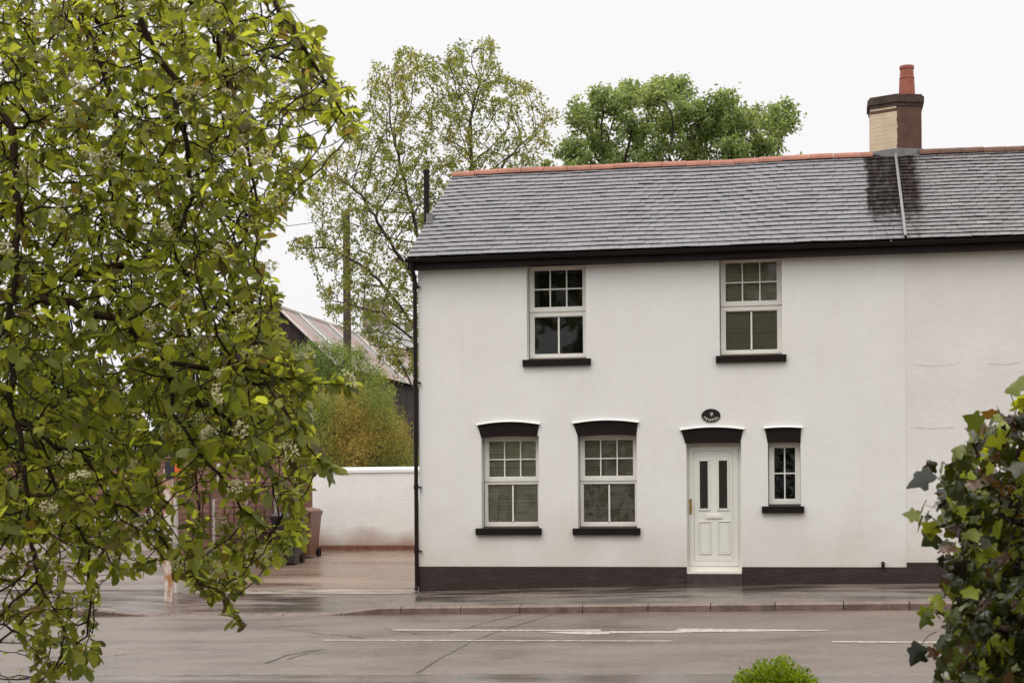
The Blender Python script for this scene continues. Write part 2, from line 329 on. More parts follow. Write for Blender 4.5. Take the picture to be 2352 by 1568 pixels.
while x < 14:
    w = random.uniform(.88, .96); q = random.uniform(.75, 1.15); c = (q, q*random.uniform(.93, 1), q*random.uniform(.9, 1))
    for s in range(3):
        xa, xb = x + w*s/3 + (.006 if s == 0 else 0), x + w*(s+1)/3 - (.006 if s == 2 else 0)
        v = []
        for xx in (xa, xb):
            z0 = zroad(xx); h = drop(xx)
            v += [(xx, -3.95, z0-.05), (xx, -3.95, z0+h-.025), (xx, -3.925, z0+h), (xx, -3.72, z0+h+.003), (xx, -3.72, z0-.05)]
        b.add(v, [(0, 1, 6, 5), (1, 2, 7, 6), (2, 3, 8, 7), (3, 4, 9, 8), (0, 4, 3, 2, 1), (5, 6, 7, 8, 9)], c)
    x += w
b.build('kerb', M['kerb'], kind='structure')
b = MB(); x = -20.
while x < 14:
    b.box(x+.005, x+.91, -13.1, -12.95, zroad(x)-.1, zroad(x)+.11); x += .915
b.build('near_kerb', M['kerb'], kind='structure')

def marking(b, rows, dz=.005):        # rows: (px, py_top, py_bottom) along the marking
    pts = []
    for (a, c) in zip(rows[:-1], rows[1:]):
        n = max(1, int(abs(c[0]-a[0]) / 60))
        for i in range(n): t = i/n; pts.append([a[k] + (c[k]-a[k])*t for k in range(3)])
    pts.append(rows[-1])
    T = [on_road(p[0], p[1]) for p in pts]; B = [on_road(p[0], p[2]) for p in pts]
    for i in range(len(pts)-1):
        q = [(p.x, p.y, zroad(p.x)+dz) for p in (B[i], B[i+1], T[i+1], T[i])]; b.quad(*q)
def c3(x, y): return ((1100 + x/1.3835)/1.27551, (1600 + y/1.3835)/1.27551)
b = MB()
marking(b, [(902, 1445.4, 1448.0), (1300, 1446, 1448.6), (1380, 1445.6, 1449)])
b.build('road_marking', M['paint'], kind='structure')
b = MB()
marking(b, [(1252, 1451.8, 1452.6), (1290, 1450, 1454.6), (1350, 1449.4, 1457), (1398, 1450, 1456), (1404, 1449, 1453.5), (1550, 1449, 1453.4), (1560, 1443.5, 1453)])
marking(b, [(1560, 1443.5, 1453), (1600, 1443.6, 1451.5), (1750, 1445, 1449.8), (1902, 1446.6, 1448.4)])
b.build('road_marking', M['paint'], kind='structure')
b = MB()
marking(b, [(740, 1469, 1470.8), (1546, 1471, 1473)]); marking(b, [(1911, 1472, 1475), (2200, 1474, 1477)])
b.build('road_marking', M['paint'], kind='structure')
b = MB(); marking(b, [(1300, 1558, 1561), (1580, 1557, 1560)], .004); marking(b, [(1582, 1550, 1556), (1690, 1553, 1558)]); marking(b, [(1582, 1560, 1566), (1700, 1562, 1568)])
b.build('road_marking', M['yellow'], kind='structure')
b = MB()
def crack(pts, w):
    P = []
    for a, c in zip(pts[:-1], pts[1:]):
        n = max(2, int(math.dist(a, c) / 7))
        for i in range(n): P.append((a[0]+(c[0]-a[0])*i/n + random.uniform(-1.5, 1.5), a[1]+(c[1]-a[1])*i/n + random.uniform(-.5, .5)))
    P = [on_road(*p) for p in P]
    for i in range(len(P)-1):
        d = (P[i+1]-P[i]); n = Vector((-d.y, d.x, 0)); n = n.normalized() * w * random.uniform(.3, 1.2) if n.length else n
        b.quad(*[(p.x, p.y, zroad(p.x)+.0035) for p in (P[i]-n, P[i+1]-n, P[i+1]+n, P[i]+n)])
crack([c3(720, 275), c3(600, 312), c3(510, 340), c3(395, 382), c3(250, 460), c3(130, 540), c3(60, 549)], .013)
crack([c3(590, 275), c3(480, 300), c3(330, 343), c3(280, 352)], .012)
crack([c3(20, 330), c3(110, 344), c3(190, 358)], .012)
crack([(745, 1490), (665, 1503), (602, 1525)], .022); crack([(705, 1500), (655, 1515)], .015)
crack([(700, 1452), (790, 1459), (845, 1466)], .015)
crack([(80, 1562), (200, 1563), (480, 1565), (800, 1564)], .03); crack([(280, 1568), (780, 1566)], .012)
crack([(230, 1508), (350, 1496)], .012); crack([(0, 1400), (60, 1402), (150, 1401)], .03); 
b.build('road_cracks', M['tar'], kind='structure')

# ------------------------------------------------------------------ the cottages
LX, MX, RX = -6.89, 1.285, 9.5; DEP = 6.6; EZ, EY = 5.765, -.30; RZ, RY = 7.86, 3.3
def fx(px, py=1100, y=0): return at_y(px, py, y).x
def fz(px, py, y=0): return at_y(px, py, y).z
cott = thing('cottage', 'white rendered end cottage with grey slate roof, black plinth and white front door', 'house', (LX, 0, .05))
neigh = thing('cottage', 'adjoining pinkish white cottage beyond the chimney, with smaller browner slates', 'house', (RX, 0, .2))

ops = {}   # opening rects x0,x1,z0,z1 at the face
def op(k, x0, x1, yt, yb):
    ops[k] = (fx(x0, (yt+yb)/2), fx(x1, (yt+yb)/2), fz((x0+x1)/2, yb), fz((x0+x1)/2, yt))
op('ul', 1210, 1346, 606, 824); op('ur', 1652, 1796, 588, 815); op('gl', 1106, 1238, 1001, 1213)
op('gr', 1327, 1463, 998, 1213); op('dr', 1577, 1703, 1015, 1318); op('sr', 1764, 1839, 1015, 1162)
WTOP = 5.72
ops['ul'] = (*ops['ul'][:3], 5.60); ops['ur'] = (*ops['ur'][:3], 5.60)
def front_wall(x0, x1, z0, z1, holes, y, rev):
    b = MB(); xs = sorted({x0, x1, *[h[0] for h in holes], *[h[1] for h in holes]}); zs = sorted({z0, z1, *[h[2] for h in holes], *[h[3] for h in holes]})
    for i in range(len(xs)-1):
        for j in range(len(zs)-1):
            cx, cz = (xs[i]+xs[i+1])/2, (zs[j]+zs[j+1])/2
            if any(h[0] < cx < h[1] and h[2] < cz < h[3] for h in holes): continue
            b.quad((xs[i], y, zs[j]), (xs[i+1], y, zs[j]), (xs[i+1], y, zs[j+1]), (xs[i], y, zs[j+1]))
    for h in holes:
        a, c, d, e = h; Y = y + rev
        b.quad((a, y, d), (a, Y, d), (a, Y, e), (a, y, e)); b.quad((c, y, d), (c, y, e), (c, Y, e), (c, Y, d))
        b.quad((a, y, e), (a, Y, e), (c, Y, e), (c, y, e)); b.quad((a, y, d), (c, y, d), (c, Y, d), (a, Y, d))
    return b
b = front_wall(LX, MX, -.3, WTOP, list(ops.values()), 0, .34)
b.quad((LX, 0, -.3), (LX, 0, WTOP), (LX, RY, RZ-.12), (LX, DEP, WTOP), (LX, DEP, -.3))     # gable end
b.quad((LX, DEP, -.3), (LX, DEP, WTOP), (MX, DEP, WTOP), (MX, DEP, -.3))
b.quad((MX, .01, -.3), (MX, DEP, -.3), (MX, DEP, WTOP), (MX, RY, RZ-.1), (MX, .01, WTOP))
b.build('wall', M['render_white'], cott)
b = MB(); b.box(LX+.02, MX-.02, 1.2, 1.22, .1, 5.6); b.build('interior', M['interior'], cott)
b = MB()
b.quad((MX, .006, -.3), (RX, .006, -.3), (RX, .006, WTOP), (MX, .006, WTOP)); b.quad((RX, .006, -.3), (RX, DEP, -.3), (RX, DEP, WTOP), (RX, RY, RZ-.12), (RX, .006, WTOP)); b.quad((MX, DEP, -.3), (MX, DEP, WTOP), (RX, DEP, WTOP), (RX, DEP, -.3))
b.build('wall', M['render_pink'], neigh)
# cracks in the old render
b = MB()
def wcrack(pts, w, y=.003):
    P = []
    for a, c in zip(pts[:-1], pts[1:]):
        n = max(2, int(math.dist(a, c)/8))
        for i in range(n): P.append(at_y(a[0]+(c[0]-a[0])*i/n, a[1]+(c[1]-a[1])*i/n + random.uniform(-.8, .8), y))
    for p, q in zip(P[:-1], P[1:]):
        k = w*random.uniform(.2, 1); b.quad((p.x, y, p.z-k), (q.x, y, q.z-k), (q.x, y, q.z+k), (p.x, y, p.z+k))
M['crack'] = mat('crack_line', (.53, .47, .43), .9)  # duller tone for the thin ribbons that draw the cracks
for pp, ww in (([(2088, 981), (2150, 984), (2200, 980)], .005), ([(2105, 838), (2150, 842), (2190, 836), (2215, 829)], .004), ([(2270, 834), (2310, 838), (2352, 828)], .005)):
    b = MB(); wcrack(pp, ww); b.build('render_crack', M['crack'], neigh)
# plinths
PT = .465
b = MB(); dx0, dx1 = ops['dr'][0], ops['dr'][1]
for a, c in ((LX-.012, dx0-.004), (dx1+.004, MX-.002)): b.box(a, c, -.022, .004, -.3, PT)
b.box(LX-.022, LX+.004, .004, DEP, -.3, PT)
b.build('plinth', M['plinth'], cott)
b = MB(); b.box(MX+.002, RX, -.03, .004, -.3, fz(2150, 1291)); b.build('plinth', M['plinth'], neigh)

# windows
def window(k, kind):
    x0, x1, z0, z1 = ops[k]; Y = .19
    if k in ('ul', 'ur'): z1 = fz(1280 if k == 'ul' else 1725, 612 if k == 'ul' else 594, Y) + .02
    x0 += .012; w = x1 - .006 - x0; x1 = x0 + w; z0 += .035; h = z1 - z0; f = MB()
    lab = {'ul': 'upstairs window without blind', 'ur': 'upstairs window above the front door, blind down', 'gl': 'ground floor window with pale blind', 'gr': 'ground floor window with dark blind', 'sr': 'small four paned window right of the door'}[k]
    bars = MB(); glass = []
    def frame(b, a, c, d, e, t, y0, y1, tb=None, tt=None):
        tb = tb or t; tt = tt or t
        b.box(a, a+t, y0, y1, d, e); b.box(c-t, c, y0, y1, d, e); b.box(a+t, c-t, y0+.001, y1, d, d+tb); b.box(a+t, c-t, y0+.001, y1, e-tt, e)
        # glazing bead
        q = .012; A, C, D, E = a+t, c-t, d+tb, e-tt
        for X0, X1, Z0, Z1 in ((A, A+q, D, E), (C-q, C, D, E), (A+q, C-q, D, D+q), (A+q, C-q, E-q, E)): b.box(X0, X1, y0+.018, y1-.001, Z0, Z1)
        return (A, C, D, E)
    if kind == 'sash':
        zm = z0 + h*.495; lt = .045 if k[0] == 'g' else .07
        g1 = frame(f, x0, x1, zm+.008, z1, .072, Y, Y+.06, tb=.07)
        f.box(x0+.004, x1-.004, Y+.022, Y+.055, zm-.002, zm+.010)
        g2 = frame(f, x0, x1, z0, zm, lt, Y+.016, Y+.07, tb=.06, tt=.04 if k[0] == 'g' else .07)
        A, C, D, E = g1; bw = .011
        for i in (1, 2): X = A+(C-A)*i/3; bars.box(X-bw, X+bw, Y+.024, Y+.05, D, E)
        Z = D+(E-D)*.49
        for i in range(3): bars.box(A+(C-A)*i/3 + (bw if i else 0), A+(C-A)*(i+1)/3 - (bw if i < 2 else 0), Y+.0245, Y+.0495, Z-bw, Z+bw)
        A2, C2, D2, E2 = g2; X = (A2+C2)/2; bars.box(X-bw-.003, X+bw+.003, Y+.034, Y+.058, D2, E2)
        glass = [(g1, Y+.037), (g2, Y+.046)]
    else:
        g1 = frame(f, x0, x1, z0, z1, .075, Y-.04, Y+.03); A, C, D, E = g1; bw = .011
        X = (A+C)/2; bars.box(X-bw, X+bw, Y-.015, Y+.01, D, E); Z = (D+E)/2
        bars.box(A, X-bw, Y-.0145, Y+.0095, Z-bw, Z+bw); bars.box(X+bw, C, Y-.0145, Y+.0095, Z-bw, Z+bw)
        glass = [(g1, Y-.003)]
    o = f.build('window', M['upvc'], cott, label=lab)
    bars.build('glazing_bars', M['upvc'], o)
    for (A, C, D, E), yy in glass:
        MB().quad((A, yy, D), (C, yy, D), (C, yy, E), (A, yy, E)).build('pane', M['glass'], o)
    b = MB(); b.box(x0, x1, Y-.03, Y+.1, z0-.034, z0-.002); b.build('sub_sill', mat('brown_subsill', (.12, .085, .07), .6), o)
    b = MB(); b.box(ops[k][0], x0+.001, Y+.02, Y+.05, z0, z1); b.build('jamb_strip', M['gap'], o)  # dark strip filling the gap left of the window frame
    bl = {'ul': None, 'ur': ('blind_light', .62), 'gl': ('blind_light', 1), 'gr': ('blind_dark', 1), 'sr': None}[k]
    if bl:
        b = MB(); yb = Y+.095; z = z0+.05; bx0, bx1 = x0+.03, x1-.03
        while z < z1-.04:
            q = random.uniform(.86, 1.08); c = (q*bl[1], q*bl[1], q*bl[1]); s = random.uniform(-.002, .002)
            b.quad((bx0, yb+.008, z+s), (bx1, yb+.008, z-s), (bx1, yb-.005, z+.021-s), (bx0, yb-.005, z+.021+s), c=c); z += .0245
        for t in (.2, .8): X = bx0+(bx1-bx0)*t; b.box(X-.002, X+.002, yb-.010, yb-.007, z0+.04, z1-.04, c=(.6, .6, .6))
        b.build('blind', M[bl[0]], o)
    if k == 'ul':
        b = MB(); n = 14; P = []
        for i in range(n): P.append((x0+.02 + i*.017, Y+.16 + (.015 if i % 2 else -.015)))
        for (xa, ya), (xb, yb) in zip(P[:-1], P[1:]):
            def sh(x, t): return x0 + (x-x0)*t
            b.quad((sh(xa, .55), ya, z0), (sh(xb, .55), yb, z0), (sh(xb, .75), yb, z0+h*.3), (sh(xa, .75), ya, z0+h*.3)); b.quad((sh(xa, .75), ya, z0+h*.3), (sh(xb, .75), yb, z0+h*.3), (sh(xb, .45), yb, z1), (sh(xa, .45), ya, z1))
        b.build('curtain', M['curtain'], o)
    return o
wins = {k: window(k, 'case' if k == 'sr' else 'sash') for k in ('ul', 'ur', 'gl', 'gr', 'sr')}
# sills
for k, (a, c, t, bt) in {'ul': (1200, 1356, 824, 839.5), 'ur': (1644, 1806, 815, 831), 'gl': (1092, 1243, 1212.5, 1228), 'gr': (1315, 1470, 1212.5, 1228), 'sr': (1750, 1847, 1162, 1177.5)}.items():
    y = -.065; X0, X1 = fx(a, t, y), fx(c, t, y); Z1 = fz((a+c)/2, t, y); Z0 = fz((a+c)/2, bt, y)
    b = MB(); e = .008
    b.xprism([(y, Z0), (.18, Z0), (.18, Z1+.004), (y+e, Z1), (y, Z1-e)], X0, X1)
    o = b.build('sill', M['black'], wins[k]); o.data.name = 'sill'
# splayed black arches with white drip moulds
def arch(key, parent, tl, tr, mid, bl, br, bmid):
    y = -.014; TL, TR, MD, BL, BR, BM = [at_y(*p, y) for p in (tl, tr, mid, bl, br, bmid)]
    n = 14; top = []; bot = []
    zt, zb = (TL.z+TR.z)/2, (BL.z+BR.z)/2; rt, rb = MD.z-zt, BM.z-zb
    for i in range(n+1):
        t = i/n; s = 1-(2*t-1)**2; top.append((TL.x+(TR.x-TL.x)*t, zt+rt*s)); bot.append((BL.x+(BR.x-BL.x)*t, zb+rb*s))
    b = MB()
    for i in range(n):
        poly = [bot[i], bot[i+1], top[i+1], top[i]]
        b.quad(*[(x, y, z) for x, z in poly]); b.quad((bot[i][0], y, bot[i][1]), (bot[i][0], .16, bot[i][1]), (bot[i+1][0], .16, bot[i+1][1]), (bot[i+1][0], y, bot[i+1][1]))
    for q in (0, n): b.quad((bot[q][0], y, bot[q][1]), (top[q][0], y, top[q][1]), (top[q][0], .01, top[q][1]), (bot[q][0], .01, bot[q][1]))
    b.build('arch_lintel', M['black'], parent)
    b = MB(); h = .013; ext = .022
    T = [(x + (-ext if i == 0 else ext if i == n else 0), z) for i, (x, z) in enumerate(top)]
    for i in range(n):
        (xa, za), (xb, zb_) = T[i], T[i+1]
        vs = [(xa, -.055, za), (xb, -.055, zb_), (xb, -.05, zb_+h), (xa, -.05, za+h), (xa, .004, za+.001), (xb, .004, zb_+.001), (xb, .004, zb_+h+.02), (xa, .004, za+h+.02)]
        b.add(vs, [(0, 1, 2, 3), (3, 2, 6, 7), (0, 4, 5, 1)] + ([(0, 3, 7, 4)] if i == 0 else []) + ([(1, 5, 6, 2)] if i == n-1 else []))
    b.build('drip_mould', M['render_white'], parent)
arch('gl', wins['gl'], (1097, 976), (1238, 975), (1167, 968.5), (1105, 1004), (1233, 1003), (1168, 1001))
arch('gr', wins['gr'], (1317, 972.5), (1465, 970.5), (1391, 965), (1327, 1001), (1461, 1000), (1393, 998))
arch('sr', wins['sr'], (1757, 984), (1840.5, 982), (1799, 981), (1763, 1016), (1838.5, 1015), (1800, 1015))

# door
def D(cx, cy, y):   # crop coordinates -> facade
    p = at_y((1900+cx/2.24)/1.27551, (1100+cy/2.24)/1.27551, y); return p.x, p.z
def drect(b, x0, x1, y0, y1, ya, yb):
    a = D(x0, (y0+y1)/2, ya)[0]; c = D(x1, (y0+y1)/2, ya)[0]; d = D((x0+x1)/2, y1, ya)[1]; e = D((x0+x1)/2, y0, ya)[1]
    b.box(a, c, ya, yb, d, e); return a, c, d, e
yF = .16
fr = MB(); a0, c0, d0, e0 = [*ops['dr'][:2], *(0, 0)]
d0 = D(430, 1282, yF)[1]; e0 = ops['dr'][3]+.0
fa, fc = D(250, 850, yF)[0], ops['dr'][1]-.006
sx = D(266, 850, yF)[0]; sx1 = D(590, 850, yF)[0]; sz1 = D(430, 462, yF)[1]; sz0 = D(430, 1247, yF)[1]
fr.box(fa, sx-.004, yF, yF+.06, d0, e0); fr.box(sx1+.004, fc, yF, yF+.06, d0, e0); fr.box(sx-.004, sx1+.004, yF+.001, yF+.06, sz1+.004, e0); fr.box(sx-.004, sx1+.004, yF+.001, yF+.06, d0, sz0-.004)
fr.box(sx-.004, sx1+.004, yF+.02, yF+.05, sz0-.004, sz1+.004)     # rebate backing
door = fr.build('door_frame', M['door'], cott)
MB().box(ops['dr'][0], fa, yF+.02, yF+.05, d0, e0).build('jamb_strip', M['gap'], door)  # narrow dark strip between the wall opening and the door frame
lf = MB(); yL = yF-.008; st = D(300, 850, yL)[0]; st1 = D(552, 850, yL)[0]; lz1 = D(430, 496, yL)[1]; lz0 = D(430, 1214, yL)[1]
lf.box(sx, st-.003, yL, yF+.018, sz0, sz1); lf.box(st1+.003, sx1, yL, yF+.018, sz0, sz1); lf.box(st-.003, st1+.003, yL+.0005, yF+.018, lz1+.003, sz1); lf.box(st-.003, st1+.003, yL+.0005, yF+.018, sz0, lz0-.003)
leaf = lf.build('door_leaf', M['door'], cott)
pl = MB(); pl.box(st+.001, st1-.001, yL+.004, yF+.017, lz0+.001, lz1-.001)
for (x0, x1, y0, y1, q) in ((326, 404, 549, 884, 11), (452, 529, 547, 884, 11), (329, 411, 955, 1170, 6), (454, 537, 953, 1170, 6)):
    a, c, d, e = D(x0, 800, yL)[0], D(x1, 800, yL)[0], D(430, y1, yL)[1], D(430, y0, yL)[1]; q = q/2.24/1.27551/137
    for A, C, D_, E in ((a, a+q, d, e), (c-q, c, d, e), (a+q, c-q, d, d+q), (a+q, c-q, e-q, e)): 
        pl.add([(A, yL+.003, D_), (C, yL+.003, D_), (C, yL+.003, E), (A, yL+.003, E), (A+.004, yL-.012, D_+.004), (C-.004, yL-.012, D_+.004), (C-.004, yL-.012, E-.004), (A+.004, yL-.012, E-.004)], [(4, 5, 6, 7), (0, 1, 5, 4), (1, 2, 6, 5), (2, 3, 7, 6), (3, 0, 4, 7)])
    if y1 > 1000: pl.box(a+q+.02, c-q-.02, yL-.003, yL+.003, d+q+.02, e-q-.02)
pl.build('door_panel', M['door'], leaf)
for (x0, x1, y0, y1) in ((338, 389, 560, 870), (463, 516, 558, 870)):
    g = MB(); g.box(*[D(x0, 800, yL)[0], D(x1, 800, yL)[0]], yL+.001, yL+.003, D(430, y1, yL)[1], D(430, y0, yL)[1]); o = g.build('door_pane', mat('leaded_glass', (.02, .016, .014), .08, spec=.8, bump=.3, bscale=25), leaf)
lb = MB(); drect(lb, 375, 483, 908, 937, yL-.012, yL+.003); drect(lb, 384, 474, 913, 931, yL-.018, yL-.012); lb.build('letter_box', mat('letterbox_white', (.78, .77, .72), .25), leaf)
hb = MB(); drect(hb, 268, 283, 808, 908, yL-.010, yL-.001); X, Z = D(276, 858, yL); X2 = D(303, 858, yL)[0]
hb.tube([(X, yL-.01, Z), (X, yL-.055, Z), (X+.02, yL-.06, Z), (X2, yL-.06, Z-.002)], [.009, .009, .009, .007], 8)
hb.tube([(X, yL-.014, D(276, 893, yL)[1]), (X, yL-.002, D(276, 893, yL)[1])], .008, 10); hb.build('handle', M['brass'], leaf)
b = MB(); b.box(ops['dr'][0]+.005, ops['dr'][1]-.003, -.035, yF+.06, D(430, 1299, -.03)[1], d0-.001); b.build('threshold', M['door'], door)
b = MB(); b.box(ops['dr'][0]-.002, ops['dr'][1]+.003, -.04, .2, -.1, D(430, 1299, -.03)[1]-.002); b.build('doorstep', M['concrete_step'], cott)
arch('dr', door, (1564.5, 988), (1707, 985.5), (1636, 981), (1574, 1018), (1700, 1016), (1640, 1016))
# vent cap by the plinth
b = MB(); p = at_y(2028, 1296, -.02); b.tube([(p.x, -.005, p.z+.03), (p.x, -.06, p.z+.03), (p.x, -.075, p.z), (p.x, -.06, p.z-.06)], [.025, .03, .03, .02], 10); b.build('overflow_pipe', M['cast'], cott)

# gutter, fascia, downpipe
for (par, a, c) in ((cott, LX-.13, MX-.001), (neigh, MX+.001, RX)):
    b = MB(); b.box(a, c, EY+.10, EY+.12, EZ-.20, EZ-.01); b.box(a, c, EY+.12, .02, EZ-.20, EZ-.185); b.build('fascia', M['cast'], par)
    b = MB(); prof = [(EY-.03 + .055 + .055*math.cos(math.pi + t*math.pi/8), EZ-.035 + .06*math.sin(math.pi+t*math.pi/8)*1.1) for t in range(9)] + [(EY+.07, EZ-.035), (EY-.02, EZ-.040)]
    b.xprism(prof, a-.02 if par is cott else a, c)
    x = a + .9
    while x < c: b.xprism([(p[0]-.004 if i < 4 else p[0], p[1]-.006) for i, p in enumerate(prof)], x, x+.05); x += 1.9
    b.build('gutter', M['cast'], par)
b = MB(); X = LX-.045
b.tube([(X, EY+.03, EZ-.10), (X, EY+.05, EZ-.19), (X, -.06, EZ-.33), (X, -.05, EZ-.45), (X, -.05, .14), (X, -.09, .06)], .036, 12)
for z in (5.25, 3.6, 1.8, .7): b.tube([(X, -.05, z), (X, -.05, z+.07)], .045, 12); b.box(X-.01, X+.09, -.06, -.01, z+.02, z+.04)
b.build('downpipe', M['cast'], cott)
b = MB(); b.box(LX-.028, LX-.004, -.03, -.004, PT, fz(962, 1148)); b.build('corner_trim', M['render_white'], cott)

# slate roofs
def roof(par, x0, x1, g, w, base, sag):
    sl = Vector((0, RY-EY, RZ-EZ)); n = sl.length; u = sl.normalized(); nn = Vector((0, -u.z, u.y))
    b = MB()
    o = Vector((x0, EY, EZ)) - nn*.02
    b.quad(o, o+Vector((x1-x0, 0, 0)), o+Vector((x1-x0, 0, 0))+u*n, o+u*n); bk = Vector((x0, 2*RY-EY, EZ)) 
    b.quad(o+Vector((0, 0, -.05)), o+u*n, Vector((x0, 2*RY-EY, EZ-.03)), Vector((x0, 2*RY-EY, EZ-.07)))if False else None
    rows = int(n/g); g = n/rows
    b.build('roof_underlay', M['underslate'], par)
    s = MB()
    for r in range(rows+1):
        x = x0 - (w/2 if r % 2 else 0) + random.uniform(-.01, .01); t = r*g; row_off = random.uniform(-.006, .006)
        while x < x1:
            ww = w*random.uniform(.97, 1.03); a = max(x+.003, x0); c = min(x+ww-.003, x1); x += ww
            if c-a < .02: continue
            lo = max(-.01, t - .01 + row_off + random.uniform(-.006, .006)); hi = min(t + g*1.12, n)
            if hi-lo < .03: continue
            mx = (a+c)/2; q = random.gauss(1, .06); tint = list(base(mx, t/n))
            sg = sag(mx)*math.sin(math.pi*min(1, (t/n)*.8+.1))
            up = random.uniform(.006, .013)+sg; l1, l2 = random.uniform(0, .0025), random.uniform(0, .0025)
            if random.random() < .05: l1 += .008
            P = lambda X, T, hgt: Vector((X, EY, EZ)) + u*T + nn*hgt
            th = .007; ra = random.uniform(-.003, .003)
            vs = [P(a, lo+ra, up+l1), P(c, lo-ra, up+l2), P(c, hi, -.012+sg), P(a, hi, -.012+sg), P(a, lo+ra, up+l1+th), P(c, lo-ra, up+l2+th), P(c, hi, -.012+sg+th), P(a, hi, -.012+sg+th)]
            s.add(vs, [(0, 3, 2, 1), (4, 5, 6, 7), (0, 1, 5, 4), (0, 4, 7, 3), (1, 2, 6, 5)], tuple(q*k for k in tint))
    # back pitch as plain slating
    s.quad(Vector((x0, RY, RZ+.01)), Vector((x1, RY, RZ+.01)), Vector((x1, 2*RY-EY, EZ+.01)), Vector((x0, 2*RY-EY, EZ+.01)), c=(.9, .9, .9))
    return s.build('roof', M['slate'], par)
STA, STB = at_y(1998, 352, RY-.05).x, at_y(2117, 352, RY-.05).x
def stain(x, t):
    return 0, 1
def base_main(x, t):
    k, d = stain(x, t); c = (1, .99, 1.02); return tuple(v*(1-k) + v*k*d*(1, .85, .75)[i] for i, v in enumerate(c))
def base_old(x, t):
    k, d = stain(x, t); m = random.random(); c = (.95, .88, .88) if m < .8 else (1.1, 1.03, .93) if m < .95 else (.75, .68, .62)
    return tuple(v*(1-k) + v*k*d*(1, .85, .75)[i] for i, v in enumerate(c))
roof(cott, LX-.13, MX-.012, .193, .262, base_main, lambda x: .012*math.sin(x*1.1+1)-.008*math.sin(x*2.3))
roof(neigh, MX+.012, RX, .168, .205, base_old, lambda x: .015*math.sin(x*1.4)+.006*math.sin(x*3.1))
def ridge(par, x0, x1, m, L=.45):
    b = MB(); x = x0
    while x < x1:
        e = min(x+L-.008, x1); dz = .012*math.sin(x*1.1+1)-.008*math.sin(x*2.3)+random.uniform(-.003, .003); prof = [(RY + .12*math.cos(t*math.pi/8), RZ-.035+dz + .11*math.sin(t*math.pi/8)) for t in range(9)]
        b.xprism(prof, x, e); x += L
    b.build('ridge_tiles', m, par)
ridge(cott, LX-.135, STA+.05, M['ridge']); ridge(neigh, STB-.05, RX, M['ridge_old'], .38)
b = MB()    # lead party-line strip and verge board
p0 = Vector((MX, EY-.02, EZ+.04)); p1 = Vector((MX, RY, RZ+.05)); b.obox(p0 - Vector((.022, 0, 0)), (.044, 0, 0), p1-p0, (0, -.014, .02)); b.build('lead_strip', M['lead'], neigh)
b = MB(); b.obox((LX-.115, EY+.05, EZ-.09), (.10, 0, 0), (0, RY-EY, RZ-EZ), (0, 0, .07)); b.build('verge', M['cast'], cott)
# soil pipe at the gable
b = MB(); q = at_y(980, 500, 1.25); b.tube([(q.x, 1.25, 6.1), (q.x, 1.25, fz(980, 391, 1.25))], .052, 14); b.tube([(q.x, 1.25, fz(980, 398, 1.25)), (q.x, 1.25, fz(980, 391, 1.25)+.005)], .06, 14)
b.tube([(q.x, 1.25, .2), (q.x, 1.25, 6.1)], .052, 12); b.build('soil_pipe', M['cast'], cott)
b = MB(); q = at_y(991, 505, 1.3); b.box(q.x-.05, q.x+.05, 1.1, 1.35, q.z-.1, q.z+.08); b.build('pipe_collar', M['lead'], cott)

# chimney
cy = RY-.12
def cpx(px, y): return at_y(px, 300, y).x
A = Vector((cpx(1999, cy+.22), cy+.22, 0)); Bm = Vector((cpx(2059, cy), cy, 0)); Cc = Vector((cpx(2117, cy+.14), cy+.14, 0)); Dd = Vector((Cc.x, cy+.8, 0)); Ee = Vector((A.x, cy+.85, 0))
zb = 7.3; zc = fz(2059, 240, cy)
# chimney bricks in two faces; jagged painted edge between
b = MB(); n = 24; zz = [zb + (zc-zb)*i/n for i in range(n+1)]
ch = MB(); ch.mi = 1
def cf(b, p, q, z0, z1, mi): b.mi = mi; b.quad((p.x, p.y, z0), (q.x, q.y, z0), (q.x, q.y, z1), (p.x, p.y, z1))
for i in range(n):
    z0, z1 = zz[i], zz[i+1]; t = .0 + (random.uniform(0, .05)) ; K = Bm + (A-Bm)*0.0
    kk = Bm + (Cc-Bm)*t; top = i > n-3
    cf(ch, A, Bm, z0, z1, 0 if not (top and random.random() < .6) else 1); cf(ch, Bm, kk, z0, z1, 0 if not top else 1); cf(ch, kk, Cc, z0, z1, 1); cf(ch, Cc, Dd, z0, z1, 1); cf(ch, Dd, Ee, z0, z1, 1); cf(ch, Ee, A, z0, z1, 0)
chim = ch.build('chimney', [M['cream'], M['brownrender']], cott)
def ring(scale, z0, z1, cen=None):
    P = [A, Bm, Cc, Dd, Ee]; cen = sum(P, Vector())/5
    return [(cen.x+(p.x-cen.x)*scale, cen.y+(p.y-cen.y)*scale) for p in P]
b = MB(); zt = fz(2059, 217, cy)
b.zprism(ring(1.04, 0, 0), zc-.02, zc+.045); b.zprism(ring(1.10, 0, 0), zc+.045, zt-.03); b.zprism(ring(1.03, 0, 0), zt-.03, zt+.01); b.build('chimney_cap', M['cap'], chim)
b = MB(); b.zprism(ring(1.05, 0, 0), 7.70, 7.955); b.build('flashing', M['lead'], chim)
pc = at_y(2083, 200, cy+.35); s = 1/(FPX/30.9); zp0, zp1 = zt-.03, at_y(2080, 153, cy+.35).z
r0 = .150; b = MB(); H = zp1-zp0
b.lathe(pc.x, pc.y, [(.01, zp0), (r0*1.0, zp0), (r0, zp0+.05), (r0*.90, zp0+H*.6), (r0*.86, zp0+H*.62), (r0*.92, zp0+H*.63), (r0*.92, zp0+H*.66), (r0*.84, zp0+H*.68), (r0*.80, zp0+H*.90), (r0*.88, zp0+H*.91), (r0*.88, zp1), (r0*.66, zp1), (r0*.66, zp1-.25)], 24)
b.build('chimney_pot', M['terra'], chim, smooth=False)

